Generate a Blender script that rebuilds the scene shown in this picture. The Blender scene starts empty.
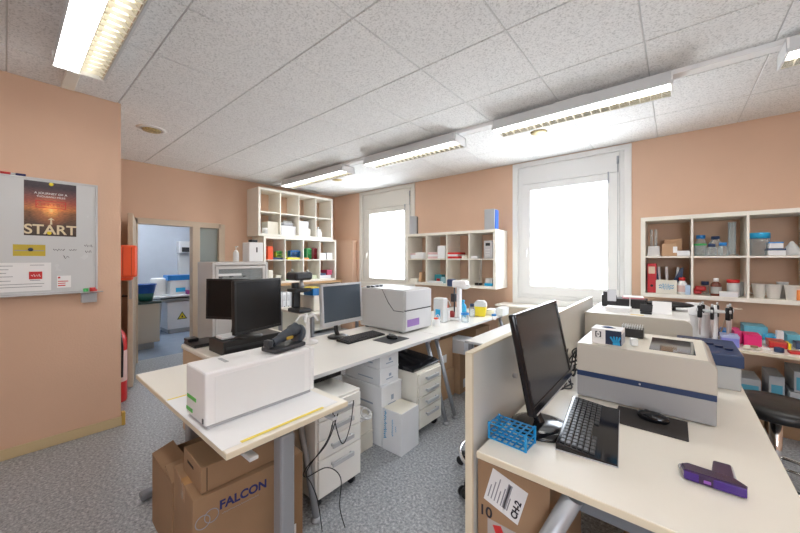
import bpy, bmesh, math, random
from mathutils import Vector, Matrix
random.seed(7)
C = bpy.context.scene.collection
PI = math.pi
# ------------------------------------------------------------------ camera numbers
TH = math.radians(39.8); F = 330.0; HY = 258.5; CH = 1.4
sT, cT = math.sin(TH), math.cos(TH)
def ray(px, py=HY):
    t = (px-400)/F
    return (-sT+t*cT, cT+t*sT, -(py-HY)/F)
def gx(px, Y): r = ray(px); return r[0]/r[1]*Y            # X on a plane Y
def gy(px, X): r = ray(px); return r[1]/r[0]*X            # Y on a plane X
def gz(px, py, Y): r = ray(px, py); return CH + r[2]/r[1]*Y
# ------------------------------------------------------------------ materials
MC = {}
def mat(name, col, rough=0.5, metal=0.0, bump=0.0, bscale=60, vary=0.0, vscale=8, trans=0, emit=None, es=1, spec=0.5, coat=0):
    if name in MC: return MC[name]
    m = bpy.data.materials.new(name); m.use_nodes = True; nt = m.node_tree; b = nt.nodes['Principled BSDF']
    b.inputs['Base Color'].default_value = (*col, 1); b.inputs['Roughness'].default_value = rough
    b.inputs['Metallic'].default_value = metal; b.inputs['Specular IOR Level'].default_value = spec
    b.inputs['Coat Weight'].default_value = coat
    if trans: b.inputs['Transmission Weight'].default_value = trans; b.inputs['IOR'].default_value = 1.35
    if emit: b.inputs['Emission Color'].default_value = (*emit, 1); b.inputs['Emission Strength'].default_value = es
    tc = nt.nodes.new('ShaderNodeTexCoord')
    n = nt.nodes.new('ShaderNodeTexNoise'); nt.links.new(tc.outputs['Object'], n.inputs['Vector'])
    n.inputs['Scale'].default_value = vscale; n.inputs['Detail'].default_value = 3
    mr = nt.nodes.new('ShaderNodeMapRange'); mr.inputs['To Min'].default_value = max(0, rough-0.06); mr.inputs['To Max'].default_value = min(1, rough+0.06)
    nt.links.new(n.outputs['Fac'], mr.inputs['Value']); nt.links.new(mr.outputs['Result'], b.inputs['Roughness'])
    if vary:
        mx = nt.nodes.new('ShaderNodeMixRGB'); mx.blend_type = 'MULTIPLY'; mx.inputs['Fac'].default_value = 1
        mx.inputs['Color1'].default_value = (*col, 1)
        r2 = nt.nodes.new('ShaderNodeMapRange'); r2.inputs['To Min'].default_value = 1-vary; r2.inputs['To Max'].default_value = 1+vary
        r2.inputs['From Min'].default_value = .3; r2.inputs['From Max'].default_value = .7
        nt.links.new(n.outputs['Fac'], r2.inputs['Value']); nt.links.new(r2.outputs['Result'], mx.inputs['Color2'])
        nt.links.new(mx.outputs['Color'], b.inputs['Base Color'])
    if bump:
        n2 = nt.nodes.new('ShaderNodeTexNoise'); n2.inputs['Scale'].default_value = bscale; n2.inputs['Detail'].default_value = 4
        nt.links.new(tc.outputs['Object'], n2.inputs['Vector'])
        bp = nt.nodes.new('ShaderNodeBump'); bp.inputs['Strength'].default_value = bump; bp.inputs['Distance'].default_value = .004
        nt.links.new(n2.outputs['Fac'], bp.inputs['Height']); nt.links.new(bp.outputs['Normal'], b.inputs['Normal'])
    MC[name] = m; return m
def ramp(nt, src, stops, interp='LINEAR'):
    r = nt.nodes.new('ShaderNodeValToRGB'); r.color_ramp.interpolation = interp; e = r.color_ramp.elements
    while len(e) < len(stops): e.new(0.5)
    for i, (p, c) in enumerate(stops): e[i].position = p; e[i].color = (*c, 1)
    nt.links.new(src, r.inputs['Fac']); return r
# the peach wall paint, a fine grainy render
PEACH = mat('peach_paint', (.70, .475, .34), .75, bump=.25, bscale=90, vary=.03, vscale=2)
def floor_mat():
    m = mat('speckled_vinyl', (.3, .31, .33), .38, spec=.45); nt = m.node_tree; b = nt.nodes['Principled BSDF']
    tc = nt.nodes.new('ShaderNodeTexCoord')
    n = nt.nodes.new('ShaderNodeTexNoise'); n.inputs['Scale'].default_value = 62; n.inputs['Detail'].default_value = 5; n.inputs['Roughness'].default_value = .7
    nt.links.new(tc.outputs['Object'], n.inputs['Vector'])
    r = ramp(nt, n.outputs['Fac'], [(.32, (.15, .155, .165)), (.45, (.29, .305, .325)), (.55, (.39, .41, .435)), (.68, (.66, .675, .69))])
    nt.links.new(r.outputs['Color'], b.inputs['Base Color']); return m
FLOOR = floor_mat()
def ceil_mat():
    m = mat('mineral_ceiling_tile', (.8, .8, .79), .9); nt = m.node_tree; b = nt.nodes['Principled BSDF']
    tc = nt.nodes.new('ShaderNodeTexCoord')
    n = nt.nodes.new('ShaderNodeTexNoise'); n.inputs['Scale'].default_value = 105; n.inputs['Detail'].default_value = 4; n.inputs['Roughness'].default_value = .65
    nt.links.new(tc.outputs['Object'], n.inputs['Vector'])
    r = ramp(nt, n.outputs['Fac'], [(.36, (.58, .58, .575)), (.47, (.82, .82, .815)), (.6, (.88, .88, .875))])
    nt.links.new(r.outputs['Color'], b.inputs['Base Color'])
    bp = nt.nodes.new('ShaderNodeBump'); bp.inputs['Strength'].default_value = .5; bp.inputs['Distance'].default_value = .004
    nt.links.new(n.outputs['Fac'], bp.inputs['Height']); nt.links.new(bp.outputs['Normal'], b.inputs['Normal']); return m
CEIL = ceil_mat()
GRID = mat('ceiling_grid_metal', (.64, .64, .63), .6)
WHITE = mat('white_laminate', (.82, .81, .77), .4, vary=.02)
SHELFM = mat('cream_white_laminate', (.80, .77, .69), .42, vary=.02)
DESK = mat('pale_cream_laminate', (.85, .81, .72), .32, vary=.02, vscale=3, spec=.5)
DESKW = mat('white_worktop_laminate', (.84, .82, .77), .3, vary=.02, vscale=3)
EDGE = mat('beech_cream_edging', (.74, .66, .50), .5)
WPLA = mat('white_plastic', (.83, .83, .83), .35)
GPLA = mat('warm_grey_plastic', (.56, .54, .5), .4)
LGREY = mat('light_grey_plastic', (.66, .67, .68), .38)
MGREY = mat('grey_plastic', (.42, .43, .45), .4)
DGREY = mat('dark_grey_plastic', (.035, .037, .042), .38)
BLACK = mat('black_plastic', (.009, .009, .010), .35)
BGLOSS = mat('glossy_black_plastic', (.008, .008, .01), .12)
SCREEN = mat('switched_off_screen', (.035, .037, .04), .24, spec=.6)
SCREENM = mat('matt_switched_off_screen', (.007, .006, .006), .4, spec=.3)
SILVER = mat('silver_plastic', (.55, .56, .58), .3, metal=.35)
ALU = mat('grey_painted_steel', (.36, .38, .41), .38, metal=.4)
ALUD = mat('dark_grey_painted_steel', (.2, .215, .24), .4, metal=.3)
CHROME = mat('chrome', (.8, .8, .8), .12, metal=1)
NAVY = mat('navy_blue_plastic', (.018, .04, .11), .4)
CARD = mat('brown_cardboard', (.31, .19, .105), .8, vary=.06, vscale=5, bump=.1)
CARDL = mat('light_brown_cardboard', (.50, .32, .19), .8, vary=.05, vscale=5)
CARDD = mat('dark_box_slot', (.03, .02, .015), .9)
TAPE = mat('brown_packing_tape', (.45, .26, .12), .25, coat=.3)
PAPER = mat('white_paper', (.84, .84, .84), .7)
CREAMC = mat('cream_carton', (.74, .71, .62), .7)
WCARD = mat('white_carton', (.78, .79, .81), .6, vary=.02)
RED = mat('red_plastic', (.55, .02, .02), .35)
REDO = mat('orange_red_plastic', (.8, .1, .03), .35)
BLUE = mat('blue_plastic', (.02, .22, .6), .35)
LBLUE = mat('sky_blue_plastic', (.03, .42, .75), .35)
CYAN = mat('pale_cyan_plastic', (.12, .42, .55), .4)
GREEN = mat('green_plastic', (.06, .45, .12), .4)
YELL = mat('yellow_plastic', (.85, .68, .03), .35)
ORAN = mat('orange_plastic', (.85, .25, .03), .35)
PINK = mat('magenta_plastic', (.8, .01, .17), .4)
LILAC = mat('lilac_plastic', (.25, .27, .72), .35)
PURP = mat('purple_translucent_plastic', (.05, .01, .2), .15, coat=.4)
PURPD = mat('dark_purple_plastic', (.035, .012, .06), .22, coat=.3)
INK = mat('black_ink', (.02, .02, .03), .7)
INKB = mat('navy_ink', (.02, .025, .12), .7)
INKG = mat('grey_ink', (.3, .3, .33), .7)
INKC = mat('cyan_ink', (.02, .33, .62), .6)
INKR = mat('red_ink', (.6, .03, .03), .6)
def clear(name, col, thru, tint=(1, 1, 1), rough=.05):
    m = mat(name, col, rough); nt = m.node_tree; b = nt.nodes['Principled BSDF']
    tr = nt.nodes.new('ShaderNodeBsdfTransparent'); tr.inputs[0].default_value = (*tint, 1); mx = nt.nodes.new('ShaderNodeMixShader')
    lw = nt.nodes.new('ShaderNodeLayerWeight'); lw.inputs['Blend'].default_value = .35
    mr = nt.nodes.new('ShaderNodeMapRange'); mr.inputs['To Min'].default_value = thru; mr.inputs['To Max'].default_value = thru*.35
    nt.links.new(lw.outputs['Facing'], mr.inputs['Value']); nt.links.new(mr.outputs['Result'], mx.inputs[0])
    nt.links.new(b.outputs[0], mx.inputs[1]); nt.links.new(tr.outputs[0], mx.inputs[2]); nt.links.new(mx.outputs[0], nt.nodes['Material Output'].inputs['Surface']); return m
GLASS = clear('clear_labware_glass', (.75, .8, .82), .82, (.93, .96, .96))
FROST = clear('frosted_labware_plastic', (.82, .84, .84), .35, (.95, .96, .96), .3)
LIQ = clear('amber_liquid', (.2, .06, .04), .15, (.6, .3, .2), .15)
# ------------------------------------------------------------------ mesh helpers
class B:
    """collects shapes in one bmesh; local coordinates"""
    def __init__(s): s.b = bmesh.new(); s.mi = 0
    def _fin(s, vs, M=None):
        if M is not None: bmesh.ops.transform(s.b, matrix=M, verts=vs)
        for f in {f for v in vs for f in v.link_faces}: f.material_index = s.mi
    def mslot(s, i): s.mi = i; return s
    def box(s, x0, x1, y0, y1, z0, z1, bev=0.0, M=None, seg=2):
        r = bmesh.ops.create_cube(s.b, size=1); vs = r['verts']
        for v in vs:
            v.co = Vector(((x0+x1)/2+v.co.x*(x1-x0), (y0+y1)/2+v.co.y*(y1-y0), (z0+z1)/2+v.co.z*(z1-z0)))
        if bev:
            ed = list({e for v in vs for e in v.link_edges})
            g = bmesh.ops.bevel(s.b, geom=ed, offset=bev, segments=seg, affect='EDGES', profile=.5)
            vs = list({v for f in g['faces'] for v in f.verts} | {v for v in vs if v.is_valid})
            fs = set(g['faces'])
            vs = list({v for v in vs})
            st = set(vs); grow = True
            while grow:
                grow = False
                for v in list(st):
                    for e in v.link_edges:
                        o = e.other_vert(v)
                        if o not in st: st.add(o); grow = True
            vs = list(st)
        s._fin(vs, M); return s
    def cyl(s, x, y, z0, z1, r, r2=None, seg=24, M=None):
        return s.lathe([(r, z0), (r if r2 is None else r2, z1)], x, y, seg, M)
    def lathe(s, prof, x=0, y=0, seg=24, M=None, cap=True):
        rings = []; vs = []
        for (r, z) in prof:
            ring = [s.b.verts.new((x+r*math.cos(2*PI*k/seg), y+r*math.sin(2*PI*k/seg), z)) for k in range(seg)]
            rings.append(ring); vs += ring
        for a, b in zip(rings, rings[1:]):
            for k in range(seg):
                f = s.b.faces.new((a[k], a[(k+1) % seg], b[(k+1) % seg], b[k])); f.smooth = True
        if cap:
            s.b.faces.new(rings[0][::-1]); s.b.faces.new(rings[-1])
        s._fin(vs, M); return s
    def prism(s, pts, d0, d1, axis='y', bev=0.0, M=None):
        """polygon pts (a,b) extruded along axis: y -> (x,z); z -> (x,y); x -> (y,z)"""
        def mk(p, d):
            return {'y': (p[0], d, p[1]), 'z': (p[0], p[1], d), 'x': (d, p[0], p[1])}[axis]
        a = [s.b.verts.new(mk(p, d0)) for p in pts]; b = [s.b.verts.new(mk(p, d1)) for p in pts]; n = len(pts)
        fs = [s.b.faces.new(a), s.b.faces.new(b[::-1])] + [s.b.faces.new((a[(i+1) % n], a[i], b[i], b[(i+1) % n])) for i in range(n)]
        bmesh.ops.recalc_face_normals(s.b, faces=fs)
        vs = a+b
        if bev:
            ed = list({e for v in vs for e in v.link_edges})
            g = bmesh.ops.bevel(s.b, geom=ed, offset=bev, segments=2, affect='EDGES', profile=.5)
            st = {v for f in g['faces'] for v in f.verts}
            grow = True
            while grow:
                grow = False
                for v in list(st):
                    for e in v.link_edges:
                        o = e.other_vert(v)
                        if o not in st: st.add(o); grow = True
            vs = list(st)
        s._fin(vs, M); return s
    def tube(s, pts, r, seg=8, closed=False, M=None):
        pts = [Vector(p) for p in pts]; n = len(pts); rings = []; vs = []
        up = Vector((0, 0, 1)); prev = None
        for i, p in enumerate(pts):
            if closed: d = pts[(i+1) % n]-pts[i-1]
            else: d = pts[min(i+1, n-1)]-pts[max(i-1, 0)]
            d.normalize()
            if prev is None:
                a = d.cross(up)
                if a.length < .1: a = d.cross(Vector((1, 0, 0)))
            else: a = prev - d*prev.dot(d)
            a.normalize(); prev = a; c = d.cross(a)
            rr = r[i] if isinstance(r, (list, tuple)) else r
            ring = [s.b.verts.new(p + a*rr*math.cos(2*PI*k/seg) + c*rr*math.sin(2*PI*k/seg)) for k in range(seg)]
            rings.append(ring); vs += ring
        pr = list(zip(rings, rings[1:])) + ([(rings[-1], rings[0])] if closed else [])
        for a, b in pr:
            for k in range(seg):
                f = s.b.faces.new((a[k], a[(k+1) % seg], b[(k+1) % seg], b[k])); f.smooth = True
        if not closed: s.b.faces.new(rings[0][::-1]); s.b.faces.new(rings[-1])
        s._fin(vs, M); return s
    def bar(s, p, q, r, seg=16): return s.tube([p, q], r, seg)
    def ring(s, x, y, z, R, r, seg=36, M=None):
        return s.tube([(x+R*math.cos(2*PI*k/seg), y+R*math.sin(2*PI*k/seg), z) for k in range(seg)], r, 8, True, M)
    def sphere(s, x, y, z, r, sx=1, sy=1, sz=1, M=None):
        g = bmesh.ops.create_uvsphere(s.b, u_segments=20, v_segments=12, radius=r)
        for v in g['verts']: v.co = Vector((x+v.co.x*sx, y+v.co.y*sy, z+v.co.z*sz))
        for f in {f for v in g['verts'] for f in v.link_faces}: f.smooth = True
        s._fin(g['verts'], M); return s
    def put(s, name, mats, parent=None, loc=None, rot=None):
        bmesh.ops.recalc_face_normals(s.b, faces=s.b.faces)
        me = bpy.data.meshes.new(name); s.b.to_mesh(me); s.b.free()
        for m in (mats if isinstance(mats, (list, tuple)) else [mats]): me.materials.append(m)
        o = bpy.data.objects.new(name, me); C.objects.link(o)
        if parent: o.parent = parent
        if loc: o.location = loc
        if rot: o.rotation_euler = rot
        return o
def tag(o, label, cat, group=None, kind=None):
    o['label'] = label; o['category'] = cat
    if group: o['group'] = group
    if kind: o['kind'] = kind
    return o
def thing(name, label, cat, loc=(0, 0, 0), rz=0, group=None):
    o = bpy.data.objects.new(name, None); C.objects.link(o); o.empty_display_size = .1
    o.location = loc; o.rotation_euler = (0, 0, rz); return tag(o, label, cat, group)
def struct(o): o['kind'] = 'structure'; return o
def copy_tree(o, parent=None):
    c = o.copy(); C.objects.link(c); c.parent = parent
    for ch in list(o.children): copy_tree(ch, c)
    return c
def text(s, size, m, parent, loc, rot, name='printed_lettering', align='LEFT', ext=.0006, bold=0.0, sx=1, shear=0):
    cu = bpy.data.curves.new(name, 'FONT'); cu.body = s; cu.size = size; cu.extrude = ext; cu.align_x = align; cu.offset = bold; cu.shear = shear
    tmp = bpy.data.objects.new('tmp', cu); C.objects.link(tmp)
    me = bpy.data.meshes.new_from_object(tmp.evaluated_get(bpy.context.evaluated_depsgraph_get()))
    bpy.data.objects.remove(tmp); bpy.data.curves.remove(cu)
    me.materials.clear(); me.materials.append(m)
    o = bpy.data.objects.new(name, me); C.objects.link(o); o.parent = parent; o.location = loc; o.rotation_euler = rot; o.scale = (sx, 1, 1); return o
def strokes(L, h, m, parent, loc, ax, up, n=9, r=.0015, name='illegible_writing'):
    rnd = random.Random(int(L*1e5)+n); ax, up = Vector(ax), Vector(up)
    P = [Vector(loc)+ax*(L*i/(n-1))+up*(h*(rnd.random()*.4 if i % 2 else .6+rnd.random()*.4)) for i in range(n)]
    return B().tube(P, r, 5).put(name, m, parent)
RX = (PI/2, 0, PI/2)        # lettering standing on a face that looks towards +X
RY = (PI/2, 0, 0)           # ... towards -Y

# ================================================================== THE SETTING
XR, YR = 2.6, -2.2          # unseen right and rear walls
XD, YW, H = -5.54, 4.5, 2.7
struct(B().box(XD-.1, XR+.1, YR-.1, YW+.1, -.1, 0).put('floor', FLOOR))
OF = mat('blue_grey_vinyl', (.3, .37, .48), .2, vary=.05, spec=.5)
struct(B().box(-8.3, XD-.1, -.2, 3.6, -.1, 0).put('floor_side_room', OF))
# ceiling: tiles laid in a grid
xs = [-.14+.6*k for k in range(-10, 5)]; xs = [XD]+[x for x in xs if XD+.1 < x < XR-.1]+[XR]
ys = [YR, -1.79, -1.19, -.59, .01, .61, 1.21, 1.83, 2.46, 3.12, 3.8, YW]
cb = B()
for a, b in zip(xs, xs[1:]):
    for c, d in zip(ys, ys[1:]):
        cb.box(a+.0035, b-.0035, c+.0035, d-.0035, H, H+.02, .003, seg=1)
struct(cb.put('ceiling', CEIL))
struct(B().box(XD-.1, XR+.1, YR-.1, YW+.1, H+.006, H+.1).put('trim_1', GRID))
# window wall with two openings
W1 = (-4.72, -3.47, .93, 2.64); W2 = (-1.66, -.43, .86, 2.64)
wb = B(); y0, y1 = YW, YW+.14
wb.box(XD-.1, W1[0], y0, y1, 0, H+.1); wb.box(W1[1], W2[0], y0, y1, 0, H+.1); wb.box(W2[1], XR+.1, y0, y1, 0, H+.1)
for w in (W1, W2):
    wb.box(w[0], w[1], y0, y1, 0, w[2]); wb.box(w[0], w[1], y0, y1, w[3], H+.1)
struct(wb.put('wall_window', PEACH))
WD = (1.12, 2.2, 1.90)      # door plus side light
db = B()
db.box(XD-.1, XD, .63, WD[0], 0, H+.1); db.box(XD-.1, XD, WD[1], YW, 0, H+.1); db.box(XD-.1, XD, WD[0], WD[1], WD[2], H+.1)
struct(db.put('wall_door', PEACH))
struct(B().box(XD-.1, -3.58, YR-.1, .63, 0, H+.1).put('wall_left', PEACH))
struct(B().box(XR, XR+.1, YR, YW, 0, H+.1).put('wall_right', PEACH))
RW = (.8, 2.3, 1.1, 2.4)  # unseen window opening added behind the camera to light the room
struct(B().box(-3.58, RW[0], YR-.1, YR, 0, H+.1).box(RW[1], XR+.1, YR-.1, YR, 0, H+.1).box(RW[0], RW[1], YR-.1, YR, 0, RW[2]).box(RW[0], RW[1], YR-.1, YR, RW[3], H+.1).put('wall_rear', PEACH))
struct(B().box(-5.38, -4.86, YW-.12, YW, 0, 1.76, .004).put('trim_2', PEACH))          # low boxed-in casing in the corner
SK = mat('ochre_skirting', (.62, .5, .29), .45)
struct(B().box(-3.58, -3.565, YR, .645, 0, .075, .003).box(-3.6, -3.565, .63, .645, 0, .075, .003).put('baseboard_left', SK))
struct(B().box(XD, XR, YW-.012, YW, 0, .07, .003).put('baseboard_window', SK))
BRASS = mat('brass_corner_guard', (.75, .5, .12), .4, metal=.5)
struct(B().box(-3.6, -3.556, .632, .656, .0, .11, .004).put('trim_3', BRASS))
# ---- windows
FR = mat('white_window_frame', (.80, .80, .79), .35)
FRC = mat('cream_window_frame', (.74, .71, .65), .4)
def window(n, W, gl, fr, rod):
    x0, x1, z0, z1 = W
    r = bpy.data.objects.new('window_%d' % n, None); C.objects.link(r); r['kind'] = 'structure'
    b = B(); t = .065; yy = YW
    ox0, ox1, oz0, oz1 = x0-.058, x1+.058, z0-.065, min(z1+.05, 2.695)
    b.box(ox0, x0+.01, yy-.02, yy+.03, oz0, oz1, .004); b.box(x1-.01, ox1, yy-.02, yy+.03, oz0, oz1, .004)
    b.box(x0, x1, yy-.02, yy+.03, z1-.01, oz1, .004); b.box(x0, x1, yy-.02, yy+.03, oz0, z0+.01, .004)
    b.put('casing', fr, r)
    b = B()      # fixed frame in the reveal
    b.box(x0+.002, x0+.06, yy+.03, yy+.13, z0+.002, z1-.002, .004); b.box(x1-.06, x1-.002, yy+.03, yy+.13, z0+.002, z1-.002, .004)
    b.box(x0+.06, x1-.06, yy+.03, yy+.13, z0+.002, z0+.06, .004)
    b.put('frame', fr, r)
    g0, g1, h0, h1 = gl
    B().box(x0+.06, x1-.06, yy+.02, yy+.14, h1+.09, z1-.002, .006).put('shutter_box', fr, r)
    b = B()
    sx0, sx1 = x0+.062, x1-.062
    b.box(sx0, g0, yy+.015, yy+.1, z0+.062, h1+.085, .006); b.box(g1, sx1, yy+.015, yy+.1, z0+.062, h1+.085, .006)
    b.box(g0-.01, g1+.01, yy+.018, yy+.1, z0+.062, h0, .006); b.box(g0-.01, g1+.01, yy+.018, yy+.1, h1, h1+.085, .006)
    b.put('sash', fr, r)
    gm = bpy.data.materials.get('window_glass')
    if not gm:
        gm = bpy.data.materials.new('window_glass'); gm.use_nodes = True; nt = gm.node_tree; nt.nodes.remove(nt.nodes['Principled BSDF'])
        tr = nt.nodes.new('ShaderNodeBsdfTransparent'); gs = nt.nodes.new('ShaderNodeBsdfGlossy'); gs.inputs['Roughness'].default_value = .02
        lw = nt.nodes.new('ShaderNodeLayerWeight'); lw.inputs['Blend'].default_value = .5; mx = nt.nodes.new('ShaderNodeMixShader')
        pw = nt.nodes.new('ShaderNodeMath'); pw.operation = 'POWER'; pw.inputs[1].default_value = 5; nt.links.new(lw.outputs['Facing'], pw.inputs[0]); nt.links.new(pw.outputs[0], mx.inputs[0]); nt.links.new(tr.outputs[0], mx.inputs[1]); nt.links.new(gs.outputs[0], mx.inputs[2])
        nt.links.new(mx.outputs[0], nt.nodes['Material Output'].inputs['Surface'])
    B().box(g0-.005, g1+.005, yy+.055, yy+.061, h0-.005, h1+.005).put('glass', gm, r)
    B().box(g0-.055, g0-.035, yy-.002, yy+.016, h0+.42, h0+.5, .003).box(g0-.052, g0-.038, yy-.03, yy-.015, h0+.38, h0+.475, .004).bar((g0-.045, yy-.02, h0+.46), (g0-.045, yy+.01, h0+.46), .006, 8).put('handle', fr, r)
    if rod:
        B().bar((x1-.075, yy+.02, h0+.0), (x1-.075, yy+.02, z1-.13), .006, 8).cyl(x1-.075, yy+.02, z1-.15, z1-.06, .012, seg=10).put('blind_crank_rod', ALU, r)
        B().box(g1+.005, g1+.02, yy+.0, yy+.02, h1-.03, h1+.1, .003).put('hinge', ALU, r)
    return r
window(1, W1, (-4.53, -3.66, 1.03, 2.255), FRC, True)
window(2, W2, (-1.488, -.609, 1.04, 2.31), FR, True)
# ---- door frame, side light and leaf
WOODF = mat('beige_door_frame', (.62, .51, .39), .5)
r = bpy.data.objects.new('door_1', None); C.objects.link(r); r['kind'] = 'structure'
b = B(); d0, d1, dz = WD
b.box(XD-.11, XD+.02, d0-.05, d0+.03, 0, dz+.04, .004); b.box(XD-.11, XD+.02, d1-.03, d1+.06, 0, dz+.04, .004)
b.box(XD-.11, XD+.02, d0, d1, dz-.03, dz+.05, .004); b.box(XD-.11, XD+.02, 1.80, 1.90, 0, dz-.02, .004)
b.box(XD-.10, XD+.01, 1.9, 2.17, 0, .3, .004)
b.put('door_frame', WOODF, r)
B().box(XD-.05, XD-.044, 1.89, 2.18, .29, dz-.02).put('glass', clear('grey_wired_glass', (.42, .46, .44), .35, (.8, .85, .82), .2), r)
B().box(XD-.06, XD-.052, 2.03, 2.05, .3, dz-.03).put('glazing_bar', MGREY, r)
leaf_len = 1.03; ang = math.atan2(.90-1.13, 1.0)
lf = thing('door_leaf', 'beige door standing open into the room before the doorway', 'door', (XD+.03, 1.125, .012), ang)
B().box(0, leaf_len, -.045, 0, 0, 1.88, .004).put('door_panel', WOODF, lf)
B().box(leaf_len-.001, leaf_len+.002, -.035, -.01, .95, 1.18, .001).put('lock_plate', MGREY, lf)
B().bar((leaf_len-.06, -.045, .98), (leaf_len-.06, -.095, .98), .009, 10).bar((leaf_len-.06, -.09, .98), (leaf_len-.18, -.09, .98), .009, 10).put('door_handle', DGREY, lf)
# ---- the room beyond the doorway
OW = mat('pale_blue_grey_paint', (.56, .6, .67), .7, vary=.02)
struct(B().box(-8.4, -8.3, -.3, 3.6, 0, H).put('wall_side_room_far', OW))
struct(B().box(-8.3, XD-.1, -.3, -.2, 0, H).put('wall_side_room_left', OW))
struct(B().box(-8.3, XD-.1, 3.5, 3.6, 0, H).put('wall_side_room_right', OW))
struct(B().box(-8.3, XD-.1, -.2, 3.5, H, H+.1).put('ceiling_side_room', WPLA))
struct(B().box(-8.3, -8.28, -.2, 3.5, 0, .1, .003).put('baseboard_side_room', MGREY))

# ================================================================== CEILING FITTINGS
TUBE = mat('lit_fluorescent_diffuser', (1, 1, 1), .5, emit=(1, .98, .95), es=9)
TUBE2 = mat('lit_fluorescent_tube', (1, 1, 1), .5, emit=(1, .93, .78), es=2.5)
REFL = mat('aluminium_reflector', (.75, .72, .62), .25, metal=.8)
LOUV = mat('cream_louvre_blades', (.8, .77, .68), .35)
def luminaire(x0, x1, yc, label, zb=2.575, group=None, flip=False):
    L = x1-x0; t = thing('ceiling_light', label, 'ceiling light', ((x0+x1)/2, yc, zb)); h = 2.665-zb
    if flip: t.rotation_euler.z = PI
    w = .125; a = -L/2; e = L/2
    b = B()
    b.prism([(-w, 0), (-w+.012, 0), (-w+.03, h-.012), (w-.03, h-.012), (w-.012, 0), (w, 0), (w-.02, h), (-w+.02, h)], a, e, 'x')
    b.put('housing', LGREY, t)
    for s in (a, e-.012):
        B().box(s, s+.012, -w+.005, w-.005, -.004, h-.004, .003).put('end_cap', WPLA, t)
    B().box(a+.02, e-.02, -w+.014, -.006, .002, .02, .004).put('diffuser', TUBE, t)
    B().box(a+.013, e-.013, -.004, .0, .0, h-.015).put('divider', LOUV, t)
    B().prism([(.002, h-.02), (.06, h-.035), (w-.022, .004), (w-.014, .004), (w-.03, h-.014), (.002, h-.014)], a+.013, e-.013, 'x').put('reflector', REFL, t)
    B().tube([(a+.03, .045, .04), (e-.03, .045, .04)], .012, 10).put('fluorescent_tube', TUBE2, t)
    lb = B(); n = int(L/.062); cp = [(a+.014, w-.014), (a+.014, w-.017)]
    for i in range(1, n):          # one comb of thin blades
        x = a+i*L/n; cp += [(x-.0012, w-.017), (x-.0012, .001), (x+.0012, .001), (x+.0012, w-.017)]
    lb.prism(cp+[(e-.014, w-.017), (e-.014, w-.014)], .0, .024, 'z')
    lb.put('louvre', LOUV, t)
    B().box(-.12, .12, -.05, .05, h-.002, 2.698-zb, .004).put('mounting_bracket', WPLA, t)
    return t
luminaire(-4.92, -3.42, 3.0, 'ceiling light with louvres hanging nearest the pigeonhole shelves on the door wall')
luminaire(-3.0, -1.69, 3.0, 'middle ceiling light of the row, between the two windows')
luminaire(-1.29, -.01, 2.98, 'long bright ceiling light in front of the big window')
luminaire(.49, 1.82, 2.98, 'ceiling light at the right edge, above the glassware shelves')
luminaire(-2.9, -1.5, .305, 'ceiling light at upper left, near the whiteboard wall', zb=2.57)
tr = B().box(-5.3, XR-.02, 2.95, 3.03, 2.667, 2.7, .003).put('trim_4', WPLA); struct(tr)
tr = B().box(-3.5, -2.91, .27, .34, 2.667, 2.699, .003).put('trim_5', SHELFM); struct(tr)
GOLD = mat('yellowed_metal_grille', (.5, .4, .2), .4, metal=.5, bump=1, bscale=120, vary=.4, vscale=60)
first = None
for i, (x, y, l) in enumerate(((-4.04, .95, 'round ceiling vent over the open door'), (-1.07, 3.49, 'round ceiling vent beside the long bright light at the big window'), (-4.25, 3.49, 'round ceiling vent beside the light nearest the pigeonhole shelves'))):
    if first is None:
        t = first = thing('ceiling_vent', l, 'vent', (x, y, 2.7))
        B().lathe([(.125, 0), (.12, -.008), (.085, -.012), (.085, 0)]).put('rim', WPLA, t)
        B().lathe([(.084, -.002), (.075, -.02), (.03, -.028), (.0, -.028)]).put('grille', GOLD, t)
    else:
        t = copy_tree(first); t.location = (x, y, 2.7); t['label'] = l

# ================================================================== WHITEBOARD WALL  (faces +X at X=-3.58)
X0 = -3.58
t = thing('whiteboard', 'wall-mounted whiteboard covered with a poster and notes', 'whiteboard', (X0, -.15, 1.14))
WBM = mat('whiteboard_enamel', (.62, .64, .65), .25)
B().box(.0, .014, -.66, .62, .008, .835).put('board', WBM, t)
b = B().box(.0, .022, -.67, -.655, 0, .845, .002).box(.0, .022, .618, .632, 0, .845, .002).box(0, .022, -.67, .632, .833, .846, .002).box(0, .024, -.67, .632, 0, .012, .002)
b.put('frame', SILVER, t)
B().box(.02, .07, -.5, .66, -.006, .0, .002).put('pen_tray', SILVER, t)
for y, z, L, h, n in ((.385, .315, .06, .02, 9), (.47, .32, .04, .012, 7), (.44, .255, .03, .035, 4), (.555, .35, .045, .022, 8), (.56, .305, .035, .02, 6)):
    strokes(L, h, INK, t, (.0146, y, z), (0, 1, 0), (0, 0, 1), n, .002, 'handwriting')
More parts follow.
